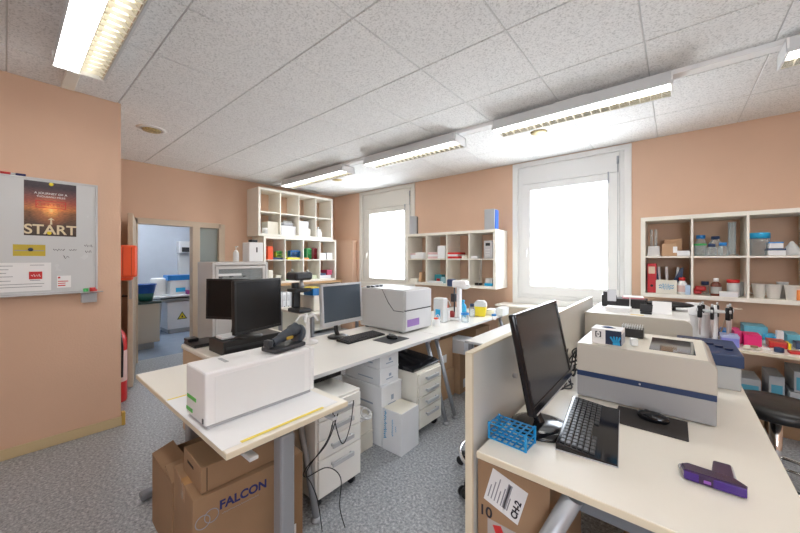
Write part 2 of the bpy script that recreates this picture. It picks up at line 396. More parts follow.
# poster
def poster_mat():
    m = mat('sunset_road_poster', (.3, .2, .1), .35); nt = m.node_tree; b = nt.nodes['Principled BSDF']
    tc = nt.nodes.new('ShaderNodeTexCoord'); sp = nt.nodes.new('ShaderNodeSeparateXYZ'); nt.links.new(tc.outputs['Generated'], sp.inputs[0])
    r1 = ramp(nt, sp.outputs['Z'], [(0, (.05, .035, .03)), (.22, (.11, .07, .05)), (.44, (.24, .11, .05)), (.5, (.55, .2, .06)), (.62, (.4, .1, .06)), (.78, (.16, .07, .07)), (.9, (.045, .03, .045)), (1, (.05, .04, .05))])
    mp = nt.nodes.new('ShaderNodeMapping'); mp.inputs['Location'].default_value = (0, -.5, -.48*1.3); mp.inputs['Scale'].default_value = (0, 1, 1.3)
    nt.links.new(tc.outputs['Generated'], mp.inputs[0]); vl = nt.nodes.new('ShaderNodeVectorMath'); vl.operation = 'LENGTH'; nt.links.new(mp.outputs[0], vl.inputs[0])
    r2 = ramp(nt, vl.outputs['Value'], [(0, (1, .75, .3)), (.06, (.8, .4, .1)), (.2, (.28, .08, .02)), (.42, (0, 0, 0))])
    ad = nt.nodes.new('ShaderNodeMixRGB'); ad.blend_type = 'ADD'; ad.inputs[0].default_value = 1
    nt.links.new(r1.outputs[0], ad.inputs[1]); nt.links.new(r2.outputs[0], ad.inputs[2])
    n = nt.nodes.new('ShaderNodeTexNoise'); mp2 = nt.nodes.new('ShaderNodeMapping'); mp2.inputs['Scale'].default_value = (1, 3, 14)
    nt.links.new(tc.outputs['Generated'], mp2.inputs[0]); nt.links.new(mp2.outputs[0], n.inputs['Vector']); n.inputs['Detail'].default_value = 4
    r3 = ramp(nt, n.outputs['Fac'], [(.3, (.6, .6, .65)), (.7, (1.2, 1.15, 1.15))])
    mu = nt.nodes.new('ShaderNodeMixRGB'); mu.blend_type = 'MULTIPLY'; mu.inputs[0].default_value = 1
    nt.links.new(ad.outputs[0], mu.inputs[1]); nt.links.new(r3.outputs[0], mu.inputs[2]); nt.links.new(mu.outputs[0], b.inputs['Base Color']); return m
BX = X0+.0142
p = thing('poster', 'sunset road poster reading START pinned to the whiteboard', 'poster', (BX, .225, 1.567))
B().box(0, .0015, -.134, .134, 0, .396).put('sheet', poster_mat(), p)
LET = mat('cream_road_paint', (.72, .62, .42), .5)
text('START', .097, LET, p, (.0018, 0, .014), RX, 'printed_lettering', 'CENTER', .0002, .002, .95)
B().prism([(-.006, .085), (.006, .085), (.004, .12), (.018, .118), (0, .136), (-.018, .118), (-.004, .12)], .0016, .002, 'x').put('printed_arrow', LET, p)
text('A JOURNEY OF A', .022, PAPER, p, (.0018, 0, .305), RX, 'printed_lettering', 'CENTER', .0002)
text('THOUSAND MILES', .018, PAPER, p, (.0018, 0, .282), RX, 'printed_lettering', 'CENTER', .0002)
text('A SIMPLE STEP', .024, INKR, p, (.0018, 0, .222), RX, 'printed_lettering', 'CENTER', .0002)
b = B(); fr = .003
b.box(.0015, .002, -.078, .078, .254, .258).box(.0015, .002, -.078, .078, .205, .209).box(.0015, .002, -.078, -.074, .205, .258).box(.0015, .002, .074, .078, .205, .258)
b.put('printed_frame', INKR, p)
MAG = {}
def magnet(y, z, m, l, cat='magnet', r=.012):
    o = B().lathe([(r, 0), (r, .006), (r*.7, .009)], M=Matrix.Rotation(PI/2, 4, 'Y')).put('magnet', m, None, (BX+.002, y, z)); return tag(o, l, cat, 'board magnets')
magnet(.225, 1.95, YELL, 'yellow round magnet at the top edge of the START poster')
magnet(.215, 1.588, YELL, 'yellow round magnet at the bottom edge of the START poster')
n = thing('notice', 'yellow notice strip with a dark emblem on the whiteboard', 'notice', (BX, .118, 1.418))
B().box(0, .0015, -.078, .078, 0, .082).put('sheet', mat('mustard_card', (.55, .42, .04), .5), n)
B().box(.0015, .0018, -.072, .072, .036, .042).put('printed_line', INKG, n)
B().lathe([(.013, 0), (.013, .004), (.006, .006)], M=Matrix.Translation((.0016, .005, .047)) @ Matrix.Rotation(PI/2, 4, 'Y')).put('emblem', NAVY, n)
n = thing('paper_sheet', 'wide white letter sheet with a red logo low on the whiteboard', 'paper', (BX, .02, 1.165))
B().box(0, .001, -.24, .205, 0, .205).put('sheet', PAPER, n)
B().box(.001, .0014, .095, .16, .085, .14, .0001).put('red_logo', INKR, n)
strokes(.045, .02, PAPER, n, (.0016, .105, .102), (0, 1, 0), (0, 0, 1), 8, .002)
B().box(.001, .0014, -.085, -.055, .045, .075, .0001).put('blue_logo', NAVY, n)
b = B()
for i, (a, c, z) in enumerate(((-.06, .02, .18), (-.06, .0, .155), (-.06, -.01, .13), (-.06, .02, .105), (-.05, .01, .075), (-.05, .17, .05), (-.05, .16, .03), (.1, .17, .185), (.1, .15, .075))): b.box(.001, .0013, a, c, z, z+.004)
b.put('printed_line', INKG, n)
n = thing('paper_slip', 'small white slip with red lines at the lower right of the whiteboard', 'paper', (BX, .29, 1.18))
B().box(0, .001, -.035, .04, 0, .09).put('sheet', PAPER, n)
B().box(.001, .0013, -.03, -.018, .07, .082).box(.001, .0013, -.03, .025, .045, .051).box(.001, .0013, -.03, .01, .03, .036).box(.001, .0013, -.03, .01, .012, .02).put('printed_line', INKR, n)
def marker(y, z, m, l, x=X0+.012, L=.06):
    t = thing('marker_pen', l, 'pen', (x, y, z), group='whiteboard markers')
    B().bar((0, -L, .008), (0, L*.2, .008), .007, 10).put('barrel', PAPER, t); B().bar((0, L*.2, .008), (0, L, .008), .0078, 10).put('cap', m, t)
marker(.04, 1.987, INKB, 'white marker with dark blue cap lying on the whiteboard top edge')
marker(-.03, 1.987, INKR, 'white marker with red cap lying on the whiteboard top edge')
t = thing('marker_holder', 'little grey holder with red and green markers below the whiteboard corner', 'pen holder', (X0, .43, 1.055))
B().box(0, .045, -.045, .045, 0, .075, .004).put('cup', MGREY, t)
B().cyl(.02, .022, .03, .115, .018, seg=12).put('red_marker', RED, t); B().cyl(.02, -.018, .03, .11, .016, seg=12).put('green_marker', GREEN, t); B().cyl(.022, .04, .03, .1, .008, seg=12).put('dark_marker', INKR, t)
# orange box and extinguisher on the return wall
t = thing('wall_box', 'orange-red plastic box mounted at the wall corner by the door', 'box', (-3.88, .632, 1.2))
b = B().box(-.1, .12, 0, .15, .03, .32, .02).box(-.06, .08, .02, .13, 0, .05, .02)
b.put('body', REDO, t); B().box(.1205, .123, .04, .045, .05, .3).box(.1205, .123, .1, .105, .05, .3).put('seam', mat('dark_orange_plastic', (.45, .05, .02), .4), t)
t = thing('fire_extinguisher', 'red fire extinguisher standing behind the wall corner by the door', 'fire extinguisher', (-4.2, .712, 0))
EXT = mat('extinguisher_red_enamel', (.6, .02, .02), .3)
B().lathe([(.07, 0), (.075, .02), (.075, .6), (.055, .67), (.025, .71), (.025, .73)]).put('cylinder', EXT, t)
B().box(-.02, .05, -.015, .015, .73, .76, .003).box(-.02, .07, -.012, .012, .78, .79, .003).bar((0, 0, .73), (0, 0, .79), .015).put('valve', BLACK, t)
B().tube([(.02, 0, .75), (.09, .0, .73), (.1, .02, .55), (.085, .02, .25)], .01).put('hose', BLACK, t)
B().lathe([(.0765, .2), (.0765, .5)], cap=False).put('label_band', mat('red_white_label', (.75, .5, .45), .5), t)

# ================================================================== GENERIC THINGS
def in_cell(a, b, c):
    ed = [c-.712, c-.3615, c, c+.3615, c+.712]; m = (a+b)/2
    for lo, hi in zip(ed, ed[1:]):
        if lo <= m <= hi:
            lo += .012; hi -= .012
            if a < lo: b += lo-a; a = lo
            if b > hi: a -= b-hi; b = hi
            return max(a, lo), b
    return a, b
def carton(x0, x1, y0, y1, z0, z1, m, label, name='cardboard_box', cat='box', tape=None, lid=None, group=None, rz=0, slot=None, bev=.003):
    """box standing on z0; tape runs along y on top, lid = (height, material)"""
    if 4.1 < y0 < 4.45 and 1.02 < z0 < 1.7: x0, x1 = in_cell(x0, x1, -2.545 if x0 < -1 else .485)      # keep shelf contents between their dividers
    if x0 == -5.4 and z0 > 1.0 or x0 == -5.2 and z0 > 1.0: y0, y1 = in_cell(y0, y1, 3.37 if z0 > 1.75 else 3.46)
    cx, cy = (x0+x1)/2, (y0+y1)/2; w, d, h = (x1-x0)/2, (y1-y0)/2, z1-z0
    t = thing(name, label, cat, (cx, cy, z0), rz, group)
    if lid:
        lh, lm = lid
        B().box(-w+.002, w-.002, -d+.002, d-.002, 0, h-lh*.3, bev).put('body', m, t)
        B().box(-w, w, -d, d, h-lh, h, bev).put('lid', lm, t)
    else:
        B().box(-w, w, -d, d, 0, h, bev).put('body', m, t)
    if tape:
        B().box(-.022, .022, -d-.0006, d+.0006, h-.05, h+.0008).put('tape', tape, t)
    if slot:
        B().box(w-.0005, w+.001, -d+.03, -d+.034, 0.01, h-.01).put('seam', CARDD, t)
    return t
def bottle(x, y, z, r, h, bm, cm, label, name='bottle', cat='bottle', neck=.4, caph=.02, band=None, group=None, seg=20):
    t = thing(name, label, cat, (x, y, z), 0, group); nr = r*neck
    B().lathe([(r*.92, 0), (r, .006), (r, h*.62), (r*.8, h*.72), (nr, h*.8), (nr, h-caph*.6)], seg=seg).put('body', bm, t)
    B().lathe([(nr*1.25, h-caph), (nr*1.25, h-.002), (nr*1.1, h)], seg=seg).put('cap', cm, t)
    if band: B().lathe([(r*1.012, h*.14), (r*1.012, h*.52)], seg=seg, cap=False).put('label_band', band, t)
    return t
def jar(x, y, z, r, h, bm, cm, label, caph=.03, cat='jar', name='jar', group=None):
    t = thing(name, label, cat, (x, y, z), 0, group)
    B().lathe([(r*.95, 0), (r, .005), (r, h-caph*.8), (r*.9, h-caph*.7)]).put('body', bm, t)
    B().lathe([(r*1.06, h-caph), (r*1.06, h-.004), (r*.98, h)]).put('lid', cm, t); return t
def beaker(x, y, z, r, h, m, label, group=None, handle=False, flare=1.15):
    t = thing('beaker', label, 'beaker', (x, y, z), 0, group)
    B().lathe([(r*.75, 0), (r*.78, .004), (r*flare, h-.004), (r*flare+.004, h), (r*flare-.003, h-.002), (r*.8-.003, .006), (.001, .005)], cap=False).put('cup', m, t)
    if handle: B().tube([(-r*1.05, 0, h*.85), (-r*1.7, 0, h*.75), (-r*1.6, 0, h*.4), (-r*.9, 0, h*.25)], .004).put('handle', m, t)
    return t
def shelf_unit(label, loc, rz):
    t = thing('shelving_unit', label, 'shelving unit', loc, rz); w, d, h = .75, .39, .79; th = .038
    b = B().box(-w, w, -d, 0, 0, th, .002).box(-w, w, -d, 0, h-th, h, .002).box(-w, -w+th, -d, 0, th, h-th, .002).box(w-th, w, -d, 0, th, h-th, .002)
    b.put('outer_frame', SHELFM, t)
    B().box(-w+th, w-th, -d+.002, -.002, h/2-.008, h/2+.008).put('shelf', SHELFM, t)
    for k in (-1, 0, 1):
        x = k*.3615
        B().box(x-.008, x+.008, -d+.002, -.002, th, h/2-.008).box(x-.008, x+.008, -d+.002, -.002, h/2+.008, h-th).put('divider', SHELFM, t)
    return t
# ---- the four pigeonhole shelves
shelf_unit('white pigeonhole shelves with laboratory glassware on the right of the big window', (.485, YW-.005, 1.02), 0)
shelf_unit('white pigeonhole shelves hung between the two windows', (-2.545, YW-.005, .995), 0)
UL = 1.77
shelf_unit('upper pigeonhole shelves on the door wall, the topmost under the ceiling', (XD+.003, 3.37, UL), PI/2)
shelf_unit('lower pigeonhole shelves on the door wall filled with coloured racks', (XD+.003, 3.46, UL-.792), PI/2)

# ---- right shelf, upper row
ZU, ZL = 1.02+.405, 1.02+.039; Y = 4.25
def X_(px, Y=4.25): return gx(px, Y)
t = thing('cylinder_rack', 'white rack with two tall clear cylinders on the upper row beside the window', 'rack', (X_(654), Y, ZU))
B().prism([(-.055, 0), (.055, 0), (.045, .1), (-.045, .1)], -.04, .04, 'y', .006).put('base', WPLA, t)
for s in (-.02, .015): B().cyl(s, 0, .101, .27, .011, seg=14).put('cylinder', GLASS, t)
t = carton(X_(662), X_(677), Y-.1, Y+.05, ZU, ZU+.12, CARDL, 'brown cardboard box with white label on the upper glassware shelf')
B().box(.028, .06, -.0765, -.075, .03, .09).put('white_label', PAPER, t)
carton(X_(664)+.0, X_(682), Y+.0+.06, Y+.2, ZU, ZU+.17, mat('tan_box_lid', (.55, .34, .2), .7), 'tan shallow box standing behind the cardboard box on the glassware shelf')
carton(X_(678), X_(691), Y-.1, Y+.04, ZU, ZU+.05, WCARD, 'low white box beside the first divider of the upper glassware shelf')
bottle(X_(701), 4.3, ZU, .042, .2, GLASS, BLUE, 'tall clear bottle with bright blue cap at the left of the upper middle cell', neck=.65, caph=.035)
jar(X_(700), 4.2, ZU, .045, .115, GLASS, GREEN, 'round clear jar with green lid in front of a blue-capped bottle', caph=.018)
bottle(X_(716), 4.3, ZU, .05, .185, GLASS, NAVY, 'bulky clear flask with dark blue cap in the upper middle cell', neck=.5, caph=.03)
bottle(X_(711), 4.17, ZU, .035, .11, GLASS, NAVY, 'short clear bottle with navy cap, left of the two small front ones', neck=.6, caph=.03)
bottle(X_(722), 4.17, ZU, .035, .12, GLASS, BLUE, 'short clear bottle with blue cap, right of the two small front ones', neck=.6, caph=.03)
t = thing('measuring_cylinder', 'tall slim glass measuring cylinder next to the second divider', 'glassware', (X_(732), 4.25, ZU))
B().lathe([(.04, 0), (.04, .008), (.026, .014), (.026, .3), (.03, .305), (.023, .304), (.023, .02)], cap=False).put('tube', GLASS, t)
jar(X_(759), 4.25, ZU, .065, .2, GLASS, LBLUE, 'large clear jar with wide sky blue lid on the upper shelf', caph=.05)
carton(X_(765), X_(783), 4.14, 4.28, ZU, ZU+.06, WCARD, 'white box with dark blue lid, lower of two on the upper shelf', lid=(.018, NAVY))
carton(X_(766), X_(781), 4.15, 4.27, ZU+.061, ZU+.115, WCARD, 'white box with blue rim stacked on a white box on the upper shelf', lid=(.012, BLUE))
t = thing('plastic_bag', 'crumpled translucent grey bag at the right end of the upper shelf', 'bag', (X_(791), 4.22, ZU))
B().lathe([(.07, 0), (.065, .03), (.045, .06), (.02, .1), (.006, .12)], seg=9).put('bag', FROST, t)
# ---- right shelf, lower row
t = thing('ring_binder', 'red lever arch binder standing on the lower shelf by the window', 'binder', (X_(652, 4.2), 4.27, ZL))
B().box(-.035, .035, -.12, .12, 0, .29, .003).put('cover', mat('red_binder_board', (.55, .03, .04), .5), t)
B().box(-.026, .026, -.1212, -.12, .19, .26).put('spine_label', mat('beige_label', (.7, .55, .42), .6), t)
B().lathe([(.012, 0), (.012, .003)], M=Matrix.Translation((0, -.12, .07)) @ Matrix.Rotation(PI/2, 4, 'X')).put('finger_hole', BLACK, t)
t = thing('magazine_file', 'dark blue magazine file holding white folders behind the small carton', 'file box', (X_(668), 4.34, ZL))
B().prism([(-.09, 0), (.09, 0), (.12, .25), (.1, .25), (.04, .12), (-.07, .12), (-.09, .25)], -.08, .08, 'y').put('file', NAVY, t)
for s in (-.06, .0, .05): B().box(s-.012, s+.008, -.07, .07, .01, .26, .002, M=Matrix.Rotation(.12*(1 if s > 0 else -.4), 4, 'Y')).put('folder', PAPER, t)
t = carton(X_(656, 4.15), X_(677, 4.15), 4.115, 4.2, ZL, ZL+.13, CREAMC, 'cream carton printed with a blue wave mark on the lower shelf', 'carton')
for k in (-.012, .008): B().tube([(-.055+i*.01, -.0435, .07+k*1.2+.016*(1 if i % 2 else -1)*(1 if 2 < i < 9 else .3)) for i in range(12)], .004, 6).put('blue_mark', INKC, t)
bottle(X_(682), 4.17, ZL, .036, .16, WPLA, RED, 'white round bottle with red screw cap beside the wave-marked carton', neck=.55, caph=.03, band=mat('pale_pink_label', (.75, .55, .52), .6))
carton(X_(686), X_(691), 4.12, 4.2, ZL, ZL+.09, mat('pale_blue_card', (.45, .58, .75), .6), 'tiny pale blue box between white bottle and shelf divider')
t = thing('plastic_clamp', 'red plastic clamp pieces lying at the left of the lower middle cell', 'clamp', (X_(699, 4.3), 4.33, ZL+.0))
B().box(-.04, .02, -.05, .05, 0, .05, .01).box(-.03, .05, -.06, .02, .03, .075, .012).put('body', RED, t)
bottle(X_(705, 4.35), 4.35, ZL, .03, .12, GLASS, NAVY, 'little clear bottle with navy cap behind the red plastic pieces', neck=.75, caph=.035)
bottle(X_(716, 4.17), 4.17, ZL, .037, .16, LIQ, PAPER, 'brown bottle with pale band and white cap in the lower middle cell', neck=.4, caph=.03, band=mat('grey_label', (.4, .4, .38), .6))
jar(X_(733), 4.24, ZL, .042, .15, FROST, RED, 'clear jar with bright red lid on the lower shelf', caph=.03)
jar(X_(743)-.01, 4.3, ZL, .03, .13, FROST, FROST, 'frosted cup right beside the second divider of the lower shelf', caph=.01, cat='cup', name='plastic_cup')
carton(X_(719, 4.14), X_(738, 4.14), 4.108, 4.18, ZL, ZL+.045, WCARD, 'low white box in front of the red-lidded jar', lid=(.012, PAPER))
PB = clear('white_translucent_beaker', (.8, .78, .73), .15, rough=.35)
beaker(X_(758.5), 4.22, ZL, .042, .12, PB, 'first white plastic measuring jug to the right of the divider', handle=True)
beaker(X_(772), 4.2, ZL, .046, .12, PB, 'wider white plastic measuring jug in the middle of the lower right cell', handle=True)
beaker(X_(783), 4.27, ZL, .035, .14, FROST, 'slim clear tumbler behind the last white beaker', flare=1.0)
beaker(X_(790), 4.16, ZL, .048, .12, PB, 'white plastic beaker next to the orange box', flare=1.0)
carton(X_(796, 4.14), X_(806, 4.14), 4.11, 4.2, ZL, ZL+.085, ORAN, 'small orange box at the right edge of the lower shelf', name='plastic_box')
# ---- middle shelf, contents
def X_(px, Y=4.13): return gx(px, Y)
ZU, ZL = .995+.405, .995+.039
PNK = mat('pale_pink_card', (.72, .5, .5), .6)
carton(X_(408), X_(414), 4.15, 4.3, ZU, ZU+.08, WCARD, 'small white box with dark lid in the upper left cell between the windows', lid=(.02, PNK))
carton(X_(415), X_(423), 4.14, 4.3, ZU, ZU+.095, PAPER, 'plain white box near the first divider, shelves between the windows')
for k, (l, m) in enumerate((('lowest pale pink flat box', PNK), ('middle white flat box', WCARD), ('topmost pale pink flat box', PNK))):
    carton(X_(427), X_(436.5), 4.14, 4.3, ZU+k*.031, ZU+k*.031+.03, m, l+' of the stack beside the tall white box')
carton(X_(437.5), X_(445), 4.13, 4.3, ZU, ZU+.19, WCARD, 'tall white upright box in the second upper cell between the windows')
carton(X_(447.5), X_(459), 4.12, 4.3, ZU, ZU+.03, RED, 'red flat box at the bottom of a red and white stack', name='flat_box')
carton(X_(448), X_(458), 4.12, 4.3, ZU+.031, ZU+.06, WCARD, 'white flat box between two red ones', name='flat_box')
carton(X_(447.5), X_(459), 4.12, 4.3, ZU+.061, ZU+.088, RED, 'red flat box on top of a red and white stack', name='flat_box')
t = thing('tape_roll', 'pale round roll of tape beside the red boxes', 'tape', (X_(463), 4.18, ZU))
B().lathe([(.04, 0), (.04, .04), (.02, .04), (.02, 0)], cap=False).put('roll', CREAMC, t)
t = thing('cable_adapter', 'small white device with a cable in the upper right cell between the windows', 'device', (X_(474), 4.16, ZU))
B().box(-.05, .05, -.03, .03, 0, .035, .008).put('body', WPLA, t); B().tube([(.05, 0, .01), (.09, -.03, .01), (.12, -.066, .005), (.128, -.075, -.1), (.1, -.072, -.3), (.08, -.066, -.35)], .003).put('cable', MGREY, t)
t = thing('small_instrument', 'grey upright instrument with dark display in the upper right cell between the windows', 'instrument', (X_(487), 4.25, ZU))
B().box(-.06, .06, -.09, .09, 0, .24, .008).put('body', SILVER, t); B().box(-.035, .03, -.0915, -.09, .17, .21).put('display', SCREEN, t)
for k in range(3): B().box(-.04, .03, -.0925, -.09, .04+k*.035, .055+k*.035, .002).put('button', LGREY, t)
carton(X_(408), X_(416), 4.13, 4.3, ZL, ZL+.05, CREAMC, 'low cream box at bottom left of the shelves between the windows')
t = thing('document_folder', 'brown cardboard folder leaning on the first divider of the lower row', 'folder', (X_(421)-.03, 4.22, ZL+.004))
B().box(-.03, .02, -.08, .08, 0, .15, .003, M=Matrix.Rotation(.15, 4, 'Y')).put('folder', CARDL, t)
carton(X_(426), X_(441), 4.12, 4.22, ZL, ZL+.025, WCARD, 'flat white box in front of the teal rack', name='flat_box')
t = thing('tube_rack', 'teal tube rack with a red end in the second lower cell between the windows', 'rack', (X_(434), 4.3, ZL))
B().box(-.07, .06, -.05, .05, 0, .12, .006).put('body', mat('teal_plastic', (.03, .25, .3), .4), t); B().box(-.03, .03, -.056, -.05, .02, .06, .002).put('red_insert', RED, t)
carton(X_(440.5), X_(445), 4.14, 4.26, ZL, ZL+.09, mat('pale_teal_card', (.3, .5, .55), .5), 'narrow pale teal box next to the second divider of the lower row')
carton(X_(459.5), X_(467), 4.16, 4.28, ZL, ZL+.075, CREAMC, 'small cream white box at the bottom of the third lower cell')
carton(X_(484), X_(491.5), 4.14, 4.28, ZL, ZL+.035, LBLUE, 'flat blue box under a glassy white box at the lower right', name='flat_box')
carton(X_(484.5), X_(491), 4.15, 4.27, ZL+.036, ZL+.1, FROST, 'glassy white box on a flat blue box', name='plastic_box')
carton(X_(474), X_(480), 4.15, 4.21, ZL, ZL+.03, BLACK, 'little black object lying in the lower right cell between the windows', name='power_adapter', cat='adapter')
# on top of the middle shelf
z = .995+.791
t = thing('desktop_speaker', 'grey and black upright speaker box on the shelf end by the narrow window', 'speaker', (gx(414, 4.25), 4.25, z), .5)
B().box(-.055, .055, -.075, .06, 0, .29, .004).put('cabinet', MGREY, t); B().box(.055, .06, -.07, .055, .005, .285, .002).put('front', BLACK, t)
t = thing('desktop_speaker', 'upright box with bright blue front on the shelf end by the big window', 'speaker', (gx(491, 4.25), 4.25, z), PI/2+.1)
B().box(-.07, .07, -.07, .07, 0, .28, .006).put('cabinet', MGREY, t)
B().prism([(-.055, .015), (.06, .015), (.062, .27), (-.04, .27)], -.085, -.0695, 'y', .004).put('front', mat('bright_blue_plastic', (.02, .16, .72), .3), t)
# ---- left shelves, contents (faces +X)
def Yl(px, X=-5.3): return gy(px, X)
def lbox(p0, p1, h, m, label, z, name='storage_box', cat='box', x0=-5.4, x1=-5.2, lid=None): return carton(x0, x1, Yl(p0, x1), Yl(p1, x1), z, z+h, m, label, name, cat, lid=lid)
z = UL+.039
jar(-5.25, Yl(263.5), z, .05, .1, FROST, PAPER, 'frosted round tub at the far left of the upper shelves')
lbox(268.5, 279, .21, CREAMC, 'tall cream box in the first cell of the upper shelves on the door wall', z)
lbox(281.5, 296, .16, WCARD, 'wide white box with dark edges in the second cell of the upper shelves', z)
t = thing('small_appliance', 'dark grey appliance lying on the wide white box', 'appliance', (-5.3, Yl(286.5), z+.161))
B().box(-.08, .08, -.1, .1, 0, .07, .03).put('body', MGREY, t); B().bar((.0, -.06, .08), (0, .1, .085), .02).put('handle', LGREY, t)
lbox(297.5, 310, .14, CREAMC, 'cream box at the bottom of a pair in the third cell of the upper shelves', z)
lbox(299.5, 308.5, .13, WCARD, 'white box with small marks stacked in the third cell of the upper shelves', z+.141)
bottle(-5.22, Yl(315.5), z, .035, .19, WPLA, WPLA, 'left slim white bottle in the last cell of the upper shelves', neck=.4)
bottle(-5.25, Yl(318.5), z, .035, .15, WPLA, WPLA, 'right short white bottle in the last cell of the upper shelves', neck=.4)
z = UL-.792+.405
def rack(p0, p1, h, m, label, z, x=-5.27, m2=None, dz=0):
    y0, y1 = Yl(p0), Yl(p1); w = (y1-y0)/2
    t = thing('tube_rack', label, 'rack', (x, (y0+y1)/2, z+dz))
    B().box(-.05, .05, -w, w, 0, .012, .002).box(-.05, .05, -w, w, h*.5, h*.5+.008, .002).put('lower_tray', m, t)
    B().box(-.05, .05, -w, w, h-.015, h, .002).put('top_tray', m2 or m, t)
    b = B()
    for sy in (-w, w-.008): b.box(-.05, .05, sy, sy+.008, 0, h, .002)
    b.put('side', m, t)
    for i in range(3):
        for j in (-.025, .025): B().cyl(j, -w*.6+i*w*.6, .02, h+.01, .009, seg=8).put('tube', m2 or m, t)
    return t
lbox(268, 273, .22, REDO, 'orange-red upright box in the coloured rack shelf', z, name='plastic_box')
lbox(274, 284, .035, NAVY, 'dark navy tray under a yellow-green rack', z, name='plastic_tray', cat='tray')
rack(274, 284, .1, mat('lime_plastic', (.45, .65, .05), .4), 'yellow-green tube rack on the lower shelves of the door wall', z, m2=GREEN, dz=.036)
lbox(288, 300, .035, YELL, 'yellow tray under the blue rack', z, name='plastic_tray', cat='tray')
rack(288, 298, .12, mat('deep_blue_plastic', (.02, .13, .35), .35), 'deep blue tube rack on the lower shelves of the door wall', z, m2=BLUE, dz=.036)
rack(304, 309, .2, mat('dark_green_plastic', (.02, .2, .06), .4), 'dark green tube rack beside a dark red one', z, m2=GREEN)
rack(310, 314.5, .21, mat('dark_red_plastic', (.25, .01, .02), .4), 'dark red tube rack beside a dark green one', z)
lbox(304, 309, .03, ORAN, 'small orange tray in front of the dark green rack', z, x0=-5.2, x1=-5.16, name='plastic_tray', cat='tray')
lbox(320, 326, .12, WCARD, 'white box, left of two at the end of the coloured rack shelf', z)
lbox(327, 332.5, .13, PAPER, 'white box, right of two at the end of the coloured rack shelf', z)
z = UL-.792+.039
lbox(268.5, 273, .19, CREAMC, 'cream upright box standing at the left of the bottom row on the door wall', z)
lbox(276, 281.5, .1, CREAMC, 'small cream box next to the upright one in the bottom row', z)
bottle(-5.25, Yl(287), z, .04, .12, GREEN, GREEN, 'short green bottle in the bottom row of the door wall shelves', neck=.7)
bottle(-5.3, Yl(292), z, .05, .19, GLASS, WPLA, 'clear flask beside the green bottle', neck=.3)
bottle(-5.28, Yl(307), z, .06, .17, GLASS, FROST, 'wide clear flask in the third cell of the bottom row', neck=.3)
lbox(311, 317, .07, mat('pale_green_card', (.6, .65, .45), .5), 'pale green low box near the last divider of the bottom row', z)
lbox(320, 331, .06, WCARD, 'white box at the bottom of the last pile in the bottom row', z)
lbox(320.5, 326, .04, NAVY, 'navy flat box lying on the last white box', z+.061, name='flat_box')
lbox(327, 332, .1, mat('raspberry_card', (.5, .05, .12), .5), 'raspberry red box on the last white box of the bottom row', z+.061, name='flat_box')

# ================================================================== LEFT BACK CORNER
# low cabinet that carries the shelves, with white binders
t = thing('storage_cabinet', 'open low cabinet with a wooden top under the door wall shelves', 'cabinet', (-5.3, 3.43, 0))
zc = UL-.794
b = B().box(-.23, .2, -.85, -.83, 0, zc-.04).box(-.23, .2, .83, .85, 0, zc-.04).box(-.23, -.21, -.83, .83, 0, zc-.04).box(-.23, .2, -.83, .83, .06, .09).box(-.23, .2, -.83, .83, .5, .52)
b.put('carcass', SHELFM, t); B().box(-.23, .22, -.87, .87, zc-.04, zc-.001, .003).put('worktop', mat('honey_wood', (.5, .3, .14), .45, vary=.1, vscale=12), t)
for k in range(9):
    y = -.8+k*.075
    q = thing('ring_binder', 'white lever arch binder in the row under the door wall shelves', 'binder', (-5.22, 3.43+y+.035, .521), 0, 'white binders in the low cabinet')
    B().box(-.14, .14, -.032, .032, 0, .31, .003).put('cover', PAPER, q); B().box(.14, .1415, -.02, .02, .16, .26).put('spine_label', LGREY, q)
    B().lathe([(.011, 0), (.011, .003)], M=Matrix.Translation((.14, 0, .06)) @ Matrix.Rotation(PI/2, 4, 'Y')).put('finger_hole', BLACK, q)
carton(-5.4, -5.12, 3.32, 3.48, .521, .78, WCARD, 'white marked box at the end of the binder row')
# tall glass-fronted instrument cabinet
t = thing('glass_cabinet', 'tall light grey cabinet with a glazed front beside the doorway', 'cabinet', (-4.75, 2.06, 0))
GCM = mat('pale_grey_enamel', (.62, .6, .58), .35)
b = B().box(-.25, .25, -.37, -.34, 0, 1.35, .004).box(-.25, .25, .34, .37, 0, 1.35, .004).box(-.25, -.23, -.34, .34, 0, 1.35).box(-.25, .25, -.34, .34, 1.31, 1.355, .004).box(-.25, .22, -.34, .34, .0, .08).box(-.23, .2, -.34, .34, .95, .96).box(-.23, .2, -.34, .34, .5, .51)
b.put('carcass', GCM, t)
d = B().box(.225, .25, -.335, -.295, .1, 1.3, .003).box(.225, .25, .295, .335, .1, 1.3, .003).box(.225, .25, -.295, .295, 1.26, 1.3, .003).box(.225, .25, -.295, .295, .1, .9, .003).put('door', GCM, t)
B().box(.232, .236, -.3, .3, .9, 1.265).put('pane', GLASS, d); B().box(.25, .27, .27, .285, .7, .85, .003).put('handle', SILVER, d)
B().box(.2, .24, -.3, .0, 1.17, 1.2).put('light_strip', WPLA, t)
for i, (y, l, m) in enumerate(((1.86, 'dark bottle behind the cabinet glass, leftmost of three', DGREY), (2.0, 'grey bottle behind the cabinet glass, middle of three', LGREY), (2.18, 'white bottle behind the cabinet glass, rightmost of three', WPLA))):
    bottle(-4.68, y, .961, .05, .2, m, BLACK, l)
z = 1.357
t = thing('soap_dispenser', 'white pump bottle standing on the glazed cabinet', 'bottle', (-4.6, gy(236, -4.6), z))
B().lathe([(.035, 0), (.038, .01), (.036, .12), (.02, .15), (.012, .16)]).put('body', WPLA, t); B().bar((0, 0, .16), (0, 0, .2), .006).box(-.008, .05, -.01, .01, .195, .21, .003).put('pump', WPLA, t)
t = carton(-4.72, -4.52, gy(248, -4.55), gy(262, -4.55), z, z+.27, WPLA, 'white upright box with a small dark slot on the glazed cabinet', 'dispenser_box', bev=.01)
